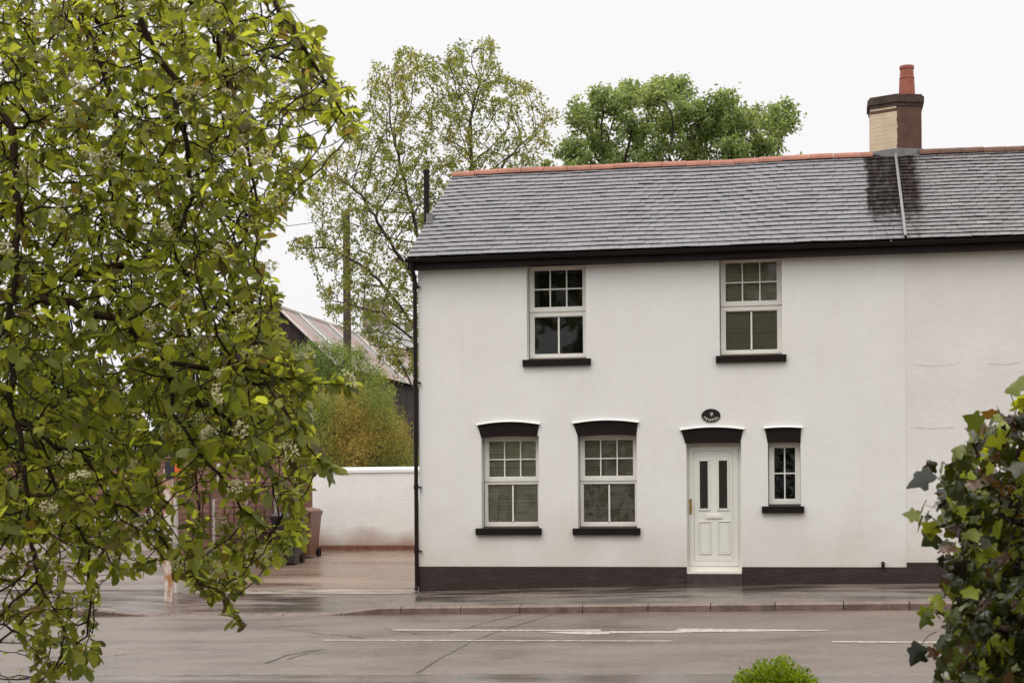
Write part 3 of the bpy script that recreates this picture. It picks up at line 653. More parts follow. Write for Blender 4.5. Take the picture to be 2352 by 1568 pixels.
# house name plaque (bolted on: a thing of its own)
sg = thing('house_sign', 'small black oval house name plaque reading PENPOL above the front door', 'sign', tuple(at_y(1633, 954, -.01)))
c = at_y(1633, 954, -.01); rx, rz = .157, .113
b = MB(); n = 40; b.prism([(c.x+rx*math.cos(-2*math.pi*i/n), c.z+rz*math.sin(-2*math.pi*i/n)) for i in range(n)], -.016, -.001); b.build('plate', mat('sign_black', (.012, .01, .01), .3), sg)
M['letters'] = mat('sign_cream', (.62, .58, .50), .5)
for i, chh in enumerate('PENPOL'):
    cu = bpy.data.curves.new('letter', 'FONT'); cu.body = chh; cu.size = .062; cu.extrude = .001; cu.align_x = 'CENTER'; cu.align_y = 'CENTER'; cu.offset = .001
    to = bpy.data.objects.new('tmp', cu); COL.objects.link(to); dg = bpy.context.evaluated_depsgraph_get(); me = bpy.data.meshes.new_from_object(to.evaluated_get(dg)); bpy.data.objects.remove(to)
    a = math.radians(-90 + (i-2.5)*25); tx = .122*math.cos(a); tz = .078*math.sin(a)
    o = bpy.data.objects.new('letter', me); COL.objects.link(o); o.parent = sg; me.materials.clear(); me.materials.append(M['letters'])
    o.location = (tx, -.009, tz+.002); o.rotation_euler = (math.pi/2, 0, 0); sl_ = math.atan2(math.cos(a)*.078, -math.sin(a)*.122)
    o.matrix_local = Matrix.Translation(o.location) @ Matrix.Rotation(-sl_, 4, 'Y') @ Matrix.Rotation(math.pi/2, 4, 'X')
b = MB()
for a, l in ((-35, .05), (-12, .06), (14, .062), (36, .045)):
    a = math.radians(a); d = Vector((math.sin(a), 0, math.cos(a))); q = Vector((d.z, 0, -d.x)); o = Vector((c.x+.012, -.018, c.z+.002))
    b.quad(o, o+d*l*.5+q*.010, o+d*l, o+d*l*.5-q*.010)
b.box(c.x+.004, c.x+.02, -.0185, -.0165, c.z-.012, c.z+.006); b.build('emblem', M['letters'], sg)

# ------------------------------------------------------------------ garden wall, bins, fences, post
WY = 7.5; wx0 = at_y(718, 1200, WY).x
gw = thing('garden_wall', 'white painted brick wall across the end of the driveway', 'wall', (wx0, WY, .5))
zcap = fz(830, 1085, WY); ztop = fz(830, 1075, WY-.03); zrb = fz(830, 1252, WY)
b = MB(); b.box(wx0, LX+.6, WY, WY+.23, zrb, zcap); b.build('brickwork', M['wall_white'], gw)
b = MB(); b.box(wx0-.02, LX+.6, WY-.012, WY+.24, .2, zrb-.002); b.build('brick_base', M['red_brick'], gw)
b = MB(); b.xprism([(WY-.03, zcap), (WY+.26, zcap), (WY+.26, zcap+.05), (WY+.115, ztop+.03), (WY-.03, zcap+.06)], wx0-.02, LX+.6); b.build('coping', mat('coping_white', (.84, .84, .83), .35), gw)

M['fence'] = mat('brown_fence_board', (.27, .135, .105), .7, noise=.35, nscale=7, bump=.4, bscale=30, attr=True, stretch=(1, 1, 4))
M['post'] = mat('concrete_post', (.58, .54, .51), .7, noise=.25, nscale=8)
def lap_fence(name, label, x0, y0, x1, y1, n, h, zf, gravel=.22, posts=True):
    root = thing(name, label, 'fence', (x0, y0, zf(x0, y0))); d = Vector((x1-x0, y1-y0, 0)); L = d.length/n; u = d.normalized(); w = Vector((u.y, -u.x, 0))
    for i in range(n):
        o = Vector((x0, y0, 0)) + u*L*i; mid = o+u*L/2; z0 = min(zf(o.x, o.y), zf((o+u*L).x, (o+u*L).y)) ; zt = zf(mid.x, mid.y)+h
        b = MB(); b.obox(o+u*.06-w*.02+Vector((0, 0, z0-.08)), u*(L-.12), w*.04, (0, 0, gravel+.08)); b.build('gravel_board', M['post'], root)
        b = MB(); zz = z0+gravel+.004; bh = .105
        while zz < zt-.05:
            q = random.uniform(.75, 1.15); e = min(bh+.015, zt-.03-zz)
            b.obox(o+u*.065-w*.003+Vector((0, 0, zz)), u*(L-.13), w*.012, Vector((0, 0, e))-w*.012, c=(q, q*.98, q*.96)); zz += bh
        for t in (.065, .36, .65, L/1.0/L*1-.075/L*1): 
            pos = o+u*(L*t if t > .1 else .065); 
            if t > .9: pos = o+u*(L-.105)
            b.obox(pos-w*.022+Vector((0, 0, z0+gravel+.01)), u*.04, w*.05, (0, 0, zt-z0-gravel-.03), c=(.7, .68, .66))
        b.obox(o+u*.06-w*.03+Vector((0, 0, zt-.03)), u*(L-.12), w*.06, (0, 0, .03), c=(1.5, 1.6, 1.7)); b.build('fence_panel', M['fence'], root)
    for i in range(n+1):
        o = Vector((x0, y0, 0)) + u*L*i; z = zf(o.x, o.y)
        b = MB(); b.obox(o-u*.05-w*.05+Vector((0, 0, z-.2)), u*.1, w*.1, (0, 0, h+.2-(.2 if i == 1 else 0))); b.build('fence_post', M['post'], root)
    return root
lap_fence('panel_fence', 'brown lap panel fence with concrete posts along the left side of the driveway', -11.2, -.45, -11.38, 6.95, 4, 1.74, zback if False else (lambda x, y: zback(x, max(0, y))))
lap_fence('panel_fence', 'brown lap panel fence in the back garden behind the wheelie bins', -17.5, 13.0, -6.2, 13.0, 6, 1.95, zback)
lap_fence('panel_fence', 'far brown fence at the back of the side yard, behind the flowering branches', -30, 17.0, -15.0, 17.0, 8, 1.8, zback)

def bin_(label, x, y, cbody, clid, rot):
    r = thing('wheelie_bin', label, 'bin', (x, y, zback(x, y)), 'wheelie bins beside the garden wall'); z = zback(x, y)+.01
    def T(p): p = Vector(p); return Vector((x + p.x*math.cos(rot)-p.y*math.sin(rot), y + p.x*math.sin(rot)+p.y*math.cos(rot), z+p.z))
    mb = mat('bin_plastic', cbody, .4, noise=.15, nscale=6); ml = mat('bin_lid_plastic', clid, .35, noise=.15, nscale=6)
    def hexa(b, lo, hi, z0, z1):
        vs = [T((sx*lo[0], sy*lo[1], z0)) for sx, sy in ((-1, -1), (1, -1), (1, 1), (-1, 1))] + [T((sx*hi[0], sy*hi[1], z1)) for sx, sy in ((-1, -1), (1, -1), (1, 1), (-1, 1))]
        b.add(vs, [(3, 2, 1, 0), (4, 5, 6, 7), (0, 1, 5, 4), (1, 2, 6, 5), (2, 3, 7, 6), (3, 0, 4, 7)])
    b = MB(); hexa(b, (.20, .24), (.265, .33), .04, .90); hexa(b, (.28, .345), (.285, .35), .90, .955); hexa(b, (.10, .245), (.13, .27), .12, .5); b.build('body', mb, r)
    b = MB(); hexa(b, (.292, .36), (.292, .36), .957, .985); hexa(b, (.285, .35), (.24, .29), .985, 1.03); hexa(b, (.24, .28), (.12, .17), 1.03, 1.055); b.tube([T((-.2, .37, .98)), T((.2, .37, .98))], .016, 8); b.build('lid', ml, r)
    for s in (-1, 1): b = MB(); b.tube([T((s*.20, .26, .10)), T((s*.25, .26, .10))], .10, 16); b.build('wheel', M['cast'], r)
bin_('dark grey wheelie bin standing in front of the brown one', at_y(655, 1275, 4.3).x, 4.5, (.042, .036, .042), (.04, .034, .04), .05)
bin_('brown wheelie bin with brown lid at the left end of the white wall', at_y(693, 1270, 5.7).x, 5.9, (.20, .095, .065), (.22, .10, .07), -.04)

px_, py_ = -10.62, -2.06
sp = thing('sign_post', 'rusty white painted metal post with a small orange and black sign, on the pavement', 'sign post', (px_, py_, zpave(px_, py_))); z = zpave(px_, py_)
rust = mat('peeling_white_paint', (.62, .57, .52), .6, col2=(.38, .16, .06), nscale=6, lo=.44, hi=.60, bump=.4, bscale=25, stretch=(2, 2, .8))
b = MB(); b.box(px_-.065, px_+.065, py_-.045, py_+.045, z-.1, 2.15); b.build('post', rust, sp)
p = at_y(399, 1077, py_-.07); b = MB(); b.box(p.x-.15, p.x+.02, py_-.075, py_-.05, p.z-.15, p.z+.17, c=(.03, .025, .03)); b.box(p.x+.0205, p.x+.14, py_-.075, py_-.05, p.z-.15, p.z+.17, c=(.75, .13, .03)); b.box(p.x+.04, p.x+.12, py_-.078, py_-.076, p.z+.06, p.z+.14, c=(.75, .33, .03)); b.build('sign_plate', mat('sign_paint', (1, 1, 1), .4, attr=True), sp)

# telegraph pole and wire
tp0 = at_d(797, 700, 45); tz = at_d(797, 489, 45).z
tp = thing('telegraph_pole', 'tall brown timber telegraph pole standing among the branches behind the driveway', 'telegraph pole', (tp0.x, tp0.y, zback(tp0.x, tp0.y)))
M['pole'] = mat('old_timber_pole', (.095, .065, .052), .8, noise=.4, nscale=3, bump=.5, bscale=20, stretch=(3, 3, .4))
b = MB(); b.tube([(tp0.x, tp0.y, .4), (tp0.x, tp0.y, 5), (tp0.x, tp0.y, tz)], [.14, .115, .10], 14); b.build('pole', M['pole'], tp)
b = MB(); b.tube([(tp0.x-.12, tp0.y-.05, tz-.15), (tp0.x-.12, tp0.y-.05, tz-.02)], .03, 8); b.build('insulator', M['post'], tp)
w1 = Vector((tp0.x-.12, tp0.y-.05, tz-.15)); w2 = at_d(-200, 545, 38); b = MB(); P = [w1.lerp(w2, t/16) - Vector((0, 0, 1.0*(1-(2*t/16-1)**2)*.3)) for t in range(17)]; b.tube(P, .011, 4)
b.build('overhead_wire', mat('wire', (.12, .12, .12), .6), None, label='thin overhead wire running left from the telegraph pole across the sky', category=None) if False else props(b.build('overhead_wire', mat('wire', (.12, .12, .12), .6)), 'thin overhead wire running left from the telegraph pole', 'wire')

# barn with rusty ribbed roof
bd = 58.; ap = at_d(632, 701, bd); u = Vector((0, 1, 0)); GX = Vector((1, 0, 0)); hw = 2.05; ev = 1.95; Lb = 18
bz = zback(ap.x, ap.y)
barn = thing('barn', 'dark timber barn with rusty pink ribbed metal roof behind the bushes', 'barn', (ap.x, ap.y, bz))
M['board'] = mat('dark_vertical_boards', (.05, .03, .028), .8, noise=.5, nscale=1.6, bump=.6, bscale=8, stretch=(6, 6, .3), attr=True)
b = MB()
n = 46
for i in range(n):
    xa = ap.x-hw + 2*hw*i/n; xb = xa + 2*hw/n*.93; xm = (xa+xb)/2; z1 = ap.z - .06 - abs(xm-ap.x)*ev/hw; q = random.uniform(.7, 1.25)
    b.box(xa, xb, ap.y-.02+random.uniform(0, .015), ap.y+.03, bz-.1, z1, c=(q, q, q))
for i in range(100):
    ya = ap.y + Lb*i/100; q = random.uniform(.7, 1.25); b.box(ap.x+hw-.03, ap.x+hw+random.uniform(0, .02), ya, ya+Lb/100*.93, bz-.1, ap.z-ev-.05, c=(q, q, q))
b.build('board_wall', M['board'], barn)
b = MB(); n = 60
for sgn in (1, -1):
    e = Vector((sgn*(hw+.25), 0, -ev*(hw+.25)/hw)); 
    for i in range(n):
        y0 = ap.y-.2+(Lb+.3)*i/n; y1 = ap.y-.2+(Lb+.3)*(i+1)/n
        k = (math.sin(i*.55)+math.sin(i*.23+2))*.5; q = random.uniform(.85, 1.1)
        c = (.32*q, .20*q, .175*q) if k > -.1 else (.28*q, .255*q, .24*q)
        b.quad((ap.x, y0, ap.z), (ap.x, y1, ap.z), (ap.x+e.x, y1, ap.z+e.z), (ap.x+e.x, y0, ap.z+e.z), c=c)
b.build('roof', mat('rusty_sheet', (1, 1, 1), .45, attr=True, noise=.3, nscale=2, bump=.3, bscale=10), barn)
b = MB()
for i, y in enumerate((0, 2.5, 6.2, 10, 14)): 
    yy = ap.y+y-.1 + (.0); b.obox((ap.x, yy, ap.z+.02), (hw+.25, 0, -ev*(hw+.25)/hw), (0, .13 if i else .08, 0), (0, 0, .05))
b.tube([(ap.x, ap.y-.2, ap.z+.02), (ap.x, ap.y+Lb, ap.z+.02)], .10, 8); b.build('roof_ribs', mat('pale_metal_rib', (.82, .79, .77), .35), barn)

# distant house
hd = 78.; q0 = at_d(806, 800, hd); hz = zback(q0.x, q0.y)
dh = thing('house', 'distant brick house with pale grey slate roof half hidden behind the thin tree', 'house', (q0.x, q0.y, hz))
ezz = at_d(850, 797, hd).z; rzz = at_d(850, 743, hd+3).z; X0, X1 = at_d(818, 790, hd).x, at_d(1010, 790, hd).x
M['farbrick'] = mat('far_brick', (.30, .25, .20), .85, noise=.3, nscale=2)
b = MB(); b.box(X0, X1, q0.y, q0.y+6, hz-.2, ezz); b.build('wall', M['farbrick'], dh)
b = MB(); b.xprism([(q0.y-.3, ezz-.1), (q0.y+3, rzz), (q0.y+6.3, ezz-.1)], X0-.3, X1+.3)
rf = b.build('roof', mat('far_slate', (.27, .26, .27), .5, noise=.2, nscale=3), dh)
p = at_d(866, 715, hd+3); b = MB(); b.box(at_d(838, 700, hd+3).x, at_d(892, 700, hd+3).x, q0.y+2.6, q0.y+3.4, rzz-.6, at_d(866, 689, hd+3).z); b.build('chimney', M['farbrick'], rf)
exec_vegetation = True

# ------------------------------------------------------------------ vegetation
def colonize(paths, A, Dstep, infl, kill, bias=(0, 0, 0), iters=120, jit=.15, maxkids=3):
    P = []; par = []
    for path, attach in paths:
        prev = attach if attach is not None else -1
        if attach == 'near':
            q = np.array(path[0]); prev = int(np.argmin(((np.array(P)-q)**2).sum(1)))
        pts = [Vector(p) for p in path]
        for a, c in zip(pts[:-1], pts[1:]):
            n = max(1, int((c-a).length/Dstep))
            for i in range(n):
                P.append(tuple(a.lerp(c, i/n) + Vector(RNG.normal(0, Dstep*.12, 3)))); par.append(prev); prev = len(P)-1
        P.append(tuple(pts[-1])); par.append(prev)
    P = np.array(P); par = list(par); A = A.copy(); bias = np.array(bias)
    nd = np.full(len(A), 1e9); ni = np.zeros(len(A), int)
    for s in range(0, len(P), 400):
        d = np.linalg.norm(A[:, None]-P[None, s:s+400], axis=2); m = d.argmin(1); v = d[np.arange(len(A)), m]; k = v < nd; nd[k] = v[k]; ni[k] = m[k]+s
    kids = np.zeros(len(P), int)
    keep = nd > kill; A, nd, ni = A[keep], nd[keep], ni[keep]
    for it in range(iters):
        act = nd < infl*(1+it*.03)
        if not act.any(): break
        S = np.zeros_like(P); dv = A[act]-P[ni[act]]; dv /= np.linalg.norm(dv, axis=1)[:, None]+1e-9; np.add.at(S, ni[act], dv)
        idx = np.unique(ni[act]); idx = idx[kids[idx] < maxkids]
        if not len(idx): break
        v = S[idx]; v /= np.linalg.norm(v, axis=1)[:, None]+1e-9; v += bias + RNG.normal(0, jit, v.shape); v /= np.linalg.norm(v, axis=1)[:, None]
        N = P[idx]+v*Dstep; kids[idx] += 1; base = len(P); P = np.vstack([P, N]); par += idx.tolist(); kids = np.concatenate([kids, np.zeros(len(N), int)])
        for s in range(0, len(N), 400):
            d = np.linalg.norm(A[:, None]-N[None, s:s+400], axis=2); m = d.argmin(1); w = d[np.arange(len(A)), m]; k = w < nd; nd[k] = w[k]; ni[k] = m[k]+s+base
        keep = nd > kill; A, nd, ni = A[keep], nd[keep], ni[keep]
        if not len(A): break
    return P, np.array(par)

def branches(P, par, rtip, power=2.6, rmax=1., n=5):
    N = len(P); r = np.zeros(N); cnt = np.zeros(N, int)
    acc = np.zeros(N)
    order = np.arange(N)[::-1]      # children always come after parents
    for i in order:
        if acc[i] == 0: acc[i] = rtip**power
        if par[i] >= 0: acc[par[i]] += acc[i]; cnt[par[i]] += 1
    r = np.minimum(acc**(1/power), rmax); main = np.full(N, -1)
    for i in range(N):
        p = par[i]
        if p >= 0 and (main[p] < 0 or r[i] > r[main[p]]): main[p] = i
    b = MB()
    for i in range(N):
        if par[i] < 0 or main[par[i]] != i:
            ch = [i]; 
            while main[ch[-1]] >= 0: ch.append(main[ch[-1]])
            pts = [P[k] for k in ch]; rr = [r[k] for k in ch]
            if par[i] >= 0: pts = [P[par[i]]] + pts; rr = [min(rr[0]*1.15, r[par[i]])] + rr
            if len(pts) > 1: b.tube(pts, rr, n if rr[0] > rtip*2 else 3, cap=False)
    return b, r, cnt

LEAF_V = np.array([(0, 0, 0), (.22, .13, .03), (.22, -.13, .03), (.25, 0, 0), (.55, .27, .05), (.55, -.27, .05), (.58, 0, -.02), (.84, .21, .01), (.84, -.21, .01), (.86, 0, -.06), (1, 0, -.10)], dtype=np.float32)
LEAF_F = [(0, 3, 1), (0, 2, 3), (3, 6, 4, 1), (2, 5, 6, 3), (6, 9, 7, 4), (5, 8, 9, 6), (9, 10, 7), (8, 10, 9)]
LEAF_T = np.array([(0, 3, 1), (0, 2, 3), (3, 6, 4), (3, 4, 1), (2, 5, 6), (2, 6, 3), (6, 9, 7), (6, 7, 4), (5, 8, 9), (5, 9, 6), (9, 10, 7), (8, 10, 9)])
RH_V = np.array([(0, 0, 0), (.45, .30, .06), (.45, -.30, .06), (1, 0, -.08)], dtype=np.float32); RH_T = np.array([(0, 3, 1), (0, 2, 3)])
ST_V = np.array([(0, 0, 0), (.4, .11, .0), (.4, -.11, .0), (1, 0, -.12)], dtype=np.float32); ST_T = RH_T
ang = np.radians
IV = [(0, 0), (-.04, .17), (-.02, .38), (.14, .42), (.27, .35), (.38, .55), (.52, .50), (.58, .28), (.80, .16), (1.0, 0), (.80, -.16), (.58, -.28), (.52, -.50), (.38, -.55), (.27, -.35), (.14, -.42), (-.02, -.38), (-.04, -.17)]; NI = len(IV)
IVY_V = np.array([(x, y, -.55*y*y + .10*math.sin(x*7+1)*abs(y)*2 - .22*x*x) for x, y in IV] + [(.35, 0, .04)], dtype=np.float32); IVY_T = np.array([(NI, i, i+1) for i in range(0, NI-1)] + [(NI, NI-1, 0)])

def leaves(name, P, T, Nn, S, C, V0, T0, m, parent, wid=None, smooth=True):
    P, T, Nn = [np.asarray(a, dtype=np.float64) for a in (P, T, Nn)]
    T = T/(np.linalg.norm(T, axis=1)[:, None]+1e-9); B = np.cross(Nn, T); B /= np.linalg.norm(B, axis=1)[:, None]+1e-9; Z = np.cross(T, B)
    S = np.asarray(S)[:, None, None]; Wd = np.ones(len(P)) if wid is None else wid; cz = RNG.uniform(-.6, 2.4, len(P))
    V = P[:, None] + S*(T[:, None]*V0[None, :, 0:1] + B[:, None]*V0[None, :, 1:2]*Wd[:, None, None] + Z[:, None]*V0[None, :, 2:3]*cz[:, None, None])
    k = len(V0); F = (T0[None]+np.arange(len(P))[:, None, None]*k).reshape(-1, 3); CC = np.repeat(np.asarray(C, dtype=np.float32), len(T0), axis=0)
    return mesh_obj(name, V.reshape(-1, 3), F, CC, m, parent, smooth)

def inpoly(x, y, poly):
    c = np.zeros(len(x), bool); n = len(poly)
    for i in range(n):
        (x1, y1), (x2, y2) = poly[i], poly[i-1]
        k = ((y1 > y) != (y2 > y)) & (x < (x2-x1)*(y-y1)/(y2-y1+1e-12)+x1); c ^= k
    return c
def sample(poly, n, d0, d1, dens=None):
    P = np.array(poly); out = []
    while len(out) < n:
        x = RNG.uniform(P[:, 0].min(), P[:, 0].max(), n*2); y = RNG.uniform(P[:, 1].min(), P[:, 1].max(), n*2); k = inpoly(x, y, poly)
        if dens is not None: k &= RNG.uniform(0, 1.3, n*2) < dens(x, y)
        for a, c in zip(x[k], y[k]): out.append((a, c))
    out = out[:n]; dd = RNG.uniform(d0, d1, n)
    return np.array([tuple(at_d(a, c, d)) for (a, c), d in zip(out, dd)])
def rnd(n, s=1): return RNG.normal(0, s, (n, 3))
def pick(cols, n, p=None, v=.15):
    c = np.array(cols)[RNG.choice(len(cols), n, p=p)]; return np.clip(c*RNG.normal(1, v, (n, 1)), .004, 1)

M['bark_dark'] = mat('dark_twig_bark', (.040, .026, .018), .85, spec=.1, noise=.3, nscale=20)
M['bark'] = mat('brown_bark', (.075, .05, .038), .85, noise=.4, nscale=6, bump=.4, bscale=30)
M['leaf'] = leafmat('whitebeam_leaf', .62, .42, .35, (2.6, 2.55, 1.1))
M['leaf_far'] = leafmat('tree_leaf', .5, .6, .2, (1.6, 1.6, .9))
M['ivy'] = leafmat('ivy_leaf', .34, .18, .45, (2.6, 2.3, .5))
M['flower'] = leafmat('cream_blossom', .35, .7, .2, (1.15, 1.15, 1.05))

# ---- foreground flowering tree
mask = [(-420, -320), (640, -320), (655, 0), (690, 35), (735, 70), (750, 120), (795, 190), (822, 260), (805, 305), (745, 270), (715, 230), (690, 250), (715, 330), (700, 420), (665, 480), (600, 540), (610, 600), (640, 660), (640, 770), (720, 830), (740, 890), (690, 960), (730, 1040), (700, 1110), (690, 1160), (715, 1210), (690, 1265), (610, 1285), (540, 1330), (560, 1425), (500, 1395), (430, 1330), (380, 1310), (330, 1280), (290, 1310), (235, 1340), (215, 1430), (225, 1500), (160, 1568), (90, 1590), (60, 1480), (-30, 1450), (-120, 1650), (-420, 1650)]
def dens(x, y):
    d = np.where((x > 560) & (y < 420), .75, 1.); d = np.where((y > 1230), .40, d); d = np.where((x > 560) & (y > 700) & (y < 1010), 1.3, d); d = np.where((x > 350) & (x < 660) & (y > 1030) & (y <= 1230), .16, d); d = np.where((x < 60) & (y > 1330), .12, d)
    d = np.where(x < -40, .35, d); d = np.where(y < -20, .35, d)
    d = np.where((x > 520) & (y > 500) & (y < 700), .8, d); return d
A = sample(mask, 9000, 5.7, 9.2, dens)
g0 = at_d(-330, 1700, 7.3)
def pth(*pts): return [tuple(at_d(*p)) for p in pts]
trunk = [(g0.x, g0.y, -.1)] + pth((-330, 1300, 7.3), (-325, 900, 7.3), (-300, 500, 7.2), (-260, 100, 7.1), (-180, -150, 7.0), (0, -260, 7), (300, -260, 6.9), (520, -130, 6.7), (640, 20, 6.5), (700, 110, 6.4), (770, 220, 6.4), (812, 285, 6.4))
paths = [(trunk, None),
  (pth((-325, 850, 7.3), (-150, 720, 7.0), (0, 685, 6.7), (140, 690, 6.5), (280, 745, 6.4), (345, 790, 6.3), (378, 830, 6.3), (398, 880, 6.3), (400, 950, 6.3), (440, 1010, 6.2), (500, 1090, 6.1), (560, 1170, 6.1), (640, 1230, 6.0)), 'near'),
  (pth((378, 835, 6.3), (450, 842, 6.2), (520, 850, 6.1), (640, 860, 6.0), (720, 880, 5.9), (790, 882, 5.9)), 'near'),
  (pth((520, 850, 6.1), (610, 880, 6.0), (655, 950, 5.9), (700, 1000, 5.9), (740, 1060, 5.9), (765, 1085, 5.9)), 'near'),
  (pth((-180, -150, 7.0), (100, -90, 7.3), (190, 30, 7.4), (235, 150, 7.4), (265, 260, 7.3), (270, 350, 7.3), (240, 460, 7.2), (225, 560, 7.1)), 'near'),
  (pth((0, -260, 7), (260, -140, 6.6), (330, 60, 6.5), (390, 180, 6.5), (430, 330, 6.4), (440, 450, 6.4), (400, 560, 6.4)), 'near'),
  (pth((300, -260, 6.9), (450, -60, 7.2), (520, 150, 7.3), (560, 300, 7.2), (590, 460, 7.1)), 'near'),
  (pth((-260, 100, 7.1), (-60, 150, 6.6), (30, 300, 6.4), (40, 520, 6.3), (20, 760, 6.2), (30, 950, 6.2), (60, 1130, 6.1), (80, 1330, 6.1), (140, 1430, 6.1), (190, 1530, 6.1)), 'near'),
  (pth((-300, 500, 7.2), (-100, 520, 7.8), (120, 640, 8.0), (330, 600, 8.0), (480, 640, 7.9), (560, 760, 7.8)), 'near'),
  (pth((-325, 900, 7.3), (-120, 950, 7.0), (60, 980, 6.8), (190, 1060, 6.7), (270, 1150, 6.6), (340, 1200, 6.5), (420, 1300, 6.4), (520, 1380, 6.3), (560, 1430, 6.3)), 'near'),
  (pth((60, 980, 6.8), (130, 1120, 6.5), (200, 1250, 6.4), (210, 1380, 6.4), (200, 1460, 6.4)), 'near'),
  (pth((398, 880, 6.3), (480, 930, 6.6), (560, 1000, 6.8), (620, 1090, 6.8), (670, 1180, 6.8), (690, 1240, 6.8)), 'near')]
P, par = colonize(paths, A, .06, .5, .062, bias=(.12, 0, -.38), iters=110, jit=.2)
b, r, cnt = branches(P, par, .0021, 2.68, .07)
ft = thing('flowering_tree', 'overhanging foreground tree with bright green leaves, dark twigs and cream flower clusters', 'tree', tuple(trunk[0]))
b.build('branches', M['bark_dark'], ft, smooth=True)
dirs = np.zeros_like(P); ok = par >= 0; dirs[ok] = P[ok]-P[par[ok]]; dirs /= np.linalg.norm(dirs, axis=1)[:, None]+1e-9
tips = np.where(cnt == 0)[0]; print('fg nodes', len(P), 'tips', len(tips))
LP, LT, LN, LS = [], [], [], []
def outside(p):   # keep stray growth from hanging in front of the house
    return False
for i in tips:
    k = RNG.integers(5, 9); ph = RNG.uniform(0, 6.28); t = Vector(dirs[i]); u = t.orthogonal().normalized(); w = t.cross(u)
    for j in range(k):
        a = ph + j*2.4; s = RNG.uniform(.5, 1.3); d = t*RNG.uniform(.3, .9) + (u*math.cos(a)+w*math.sin(a))*s + Vector((.05, 0, -.5))
        LP.append(P[i] - np.array(t)*RNG.uniform(0, .035)); LT.append(tuple(d)); LN.append((RNG.normal(0, .45), RNG.normal(-.2, .45), 1)); LS.append(RNG.uniform(.030, .062) if RNG.uniform() < (.8 if P[i][2] > 2.3 else .5) else RNG.uniform(.058, .088))
thin = np.where((cnt >= 1) & (r < .0045) & ok)[0]; thin = thin[RNG.uniform(0, 1, len(thin)) < .92]
for i in thin:
    a = RNG.uniform(0, 6.28); t = Vector(dirs[i]); u = t.orthogonal().normalized(); w = t.cross(u)
    LP.append(P[i]); LT.append(tuple(t*.5 + (u*math.cos(a)+w*math.sin(a)) + Vector((0, 0, -.2)))); LN.append((RNG.normal(0, .45), RNG.normal(-.2, .45), 1)); LS.append(RNG.uniform(.028, .055))
for pth_ in paths[1:4]*2 + paths[2:4] + paths[9:10] + paths[11:12] + [(trunk[-6:], 0)]:      # leafy sprays at the limb ends
    q = [Vector(v) for v in pth_[0][-4:]]
    for a, c in zip(q[:-1], q[1:]):
        for i in range(int((c-a).length/.022)):
            p = a.lerp(c, RNG.uniform()); LP.append(tuple(p)); LT.append(tuple((c-a).normalized()*RNG.uniform(.2, 1) + Vector(RNG.normal(0, .75, 3)))); LN.append((RNG.normal(0, .5), RNG.normal(-.3, .5), 1)); LS.append(RNG.uniform(.045, .085))
n = len(LP); print('fg leaves', n)
C = pick([(.145, .162, .032), (.195, .21, .048), (.10, .108, .026), (.26, .275, .060), (.12, .085, .04)], n, [.36, .28, .2, .12, .04], .18)
leaves('foliage', LP, LT, LN, LS, C, LEAF_V, LEAF_T, M['leaf'], ft, RNG.uniform(.7, 1.2, n))
# flower clusters: flat topped heads of tiny cream blossoms, each its own part
vis = tips.copy(); RNG.shuffle(vis); done = 0
OCT = np.array([(1, 0, 0), (-1, 0, 0), (0, 1, 0), (0, -1, 0), (0, 0, 1), (0, 0, -1)], dtype=float); OF = [(0, 2, 4), (2, 1, 4), (1, 3, 4), (3, 0, 4), (2, 0, 5), (1, 2, 5), (3, 1, 5), (0, 3, 5)]
for i in vis:
    if done >= 96: break
    q = P[i]-np.array(CAM); x = q[0]*math.cos(YAW)+q[1]*math.sin(YAW); dd = -q[0]*math.sin(YAW)+q[1]*math.cos(YAW)
    sx_, sy_ = PX+x/dd*FPX, PY-q[2]/dd*FPX
    if not (0 < sx_ < 830 and 0 < sy_ < 1568) or dd > (6.9 if sx_ > 250 else 6.5): continue
    if RNG.uniform() < .6 and not (sx_ > 450): continue
    done += 1; b = MB(); c0 = Vector(P[i]); up = (Vector(dirs[i])*.8 + Vector((RNG.normal(0, .3), -.5, .5))).normalized(); u = up.orthogonal().normalized(); w = up.cross(u)
    hr = RNG.uniform(.022, .042)
    for j in range(RNG.integers(34, 64)):
        rr = hr*math.sqrt(RNG.uniform()); a = RNG.uniform(0, 6.28); p = c0 + Vector((0, -.02, 0)) + up*(.045+.016*RNG.uniform()-rr*.4) + (u*math.cos(a)+w*math.sin(a))*rr; s = RNG.uniform(.0028, .0052)
        q = RNG.uniform(.8, 1.1); b.add([p+Vector(o)*s for o in OCT], OF, (.74*q, .70*q, .50*q))
        if j % 3 == 0: b.add([c0, p, p+u*.0012], [(0, 1, 2)], (.22, .24, .09))
    b.build('flower_cluster', M['flower'], ft)

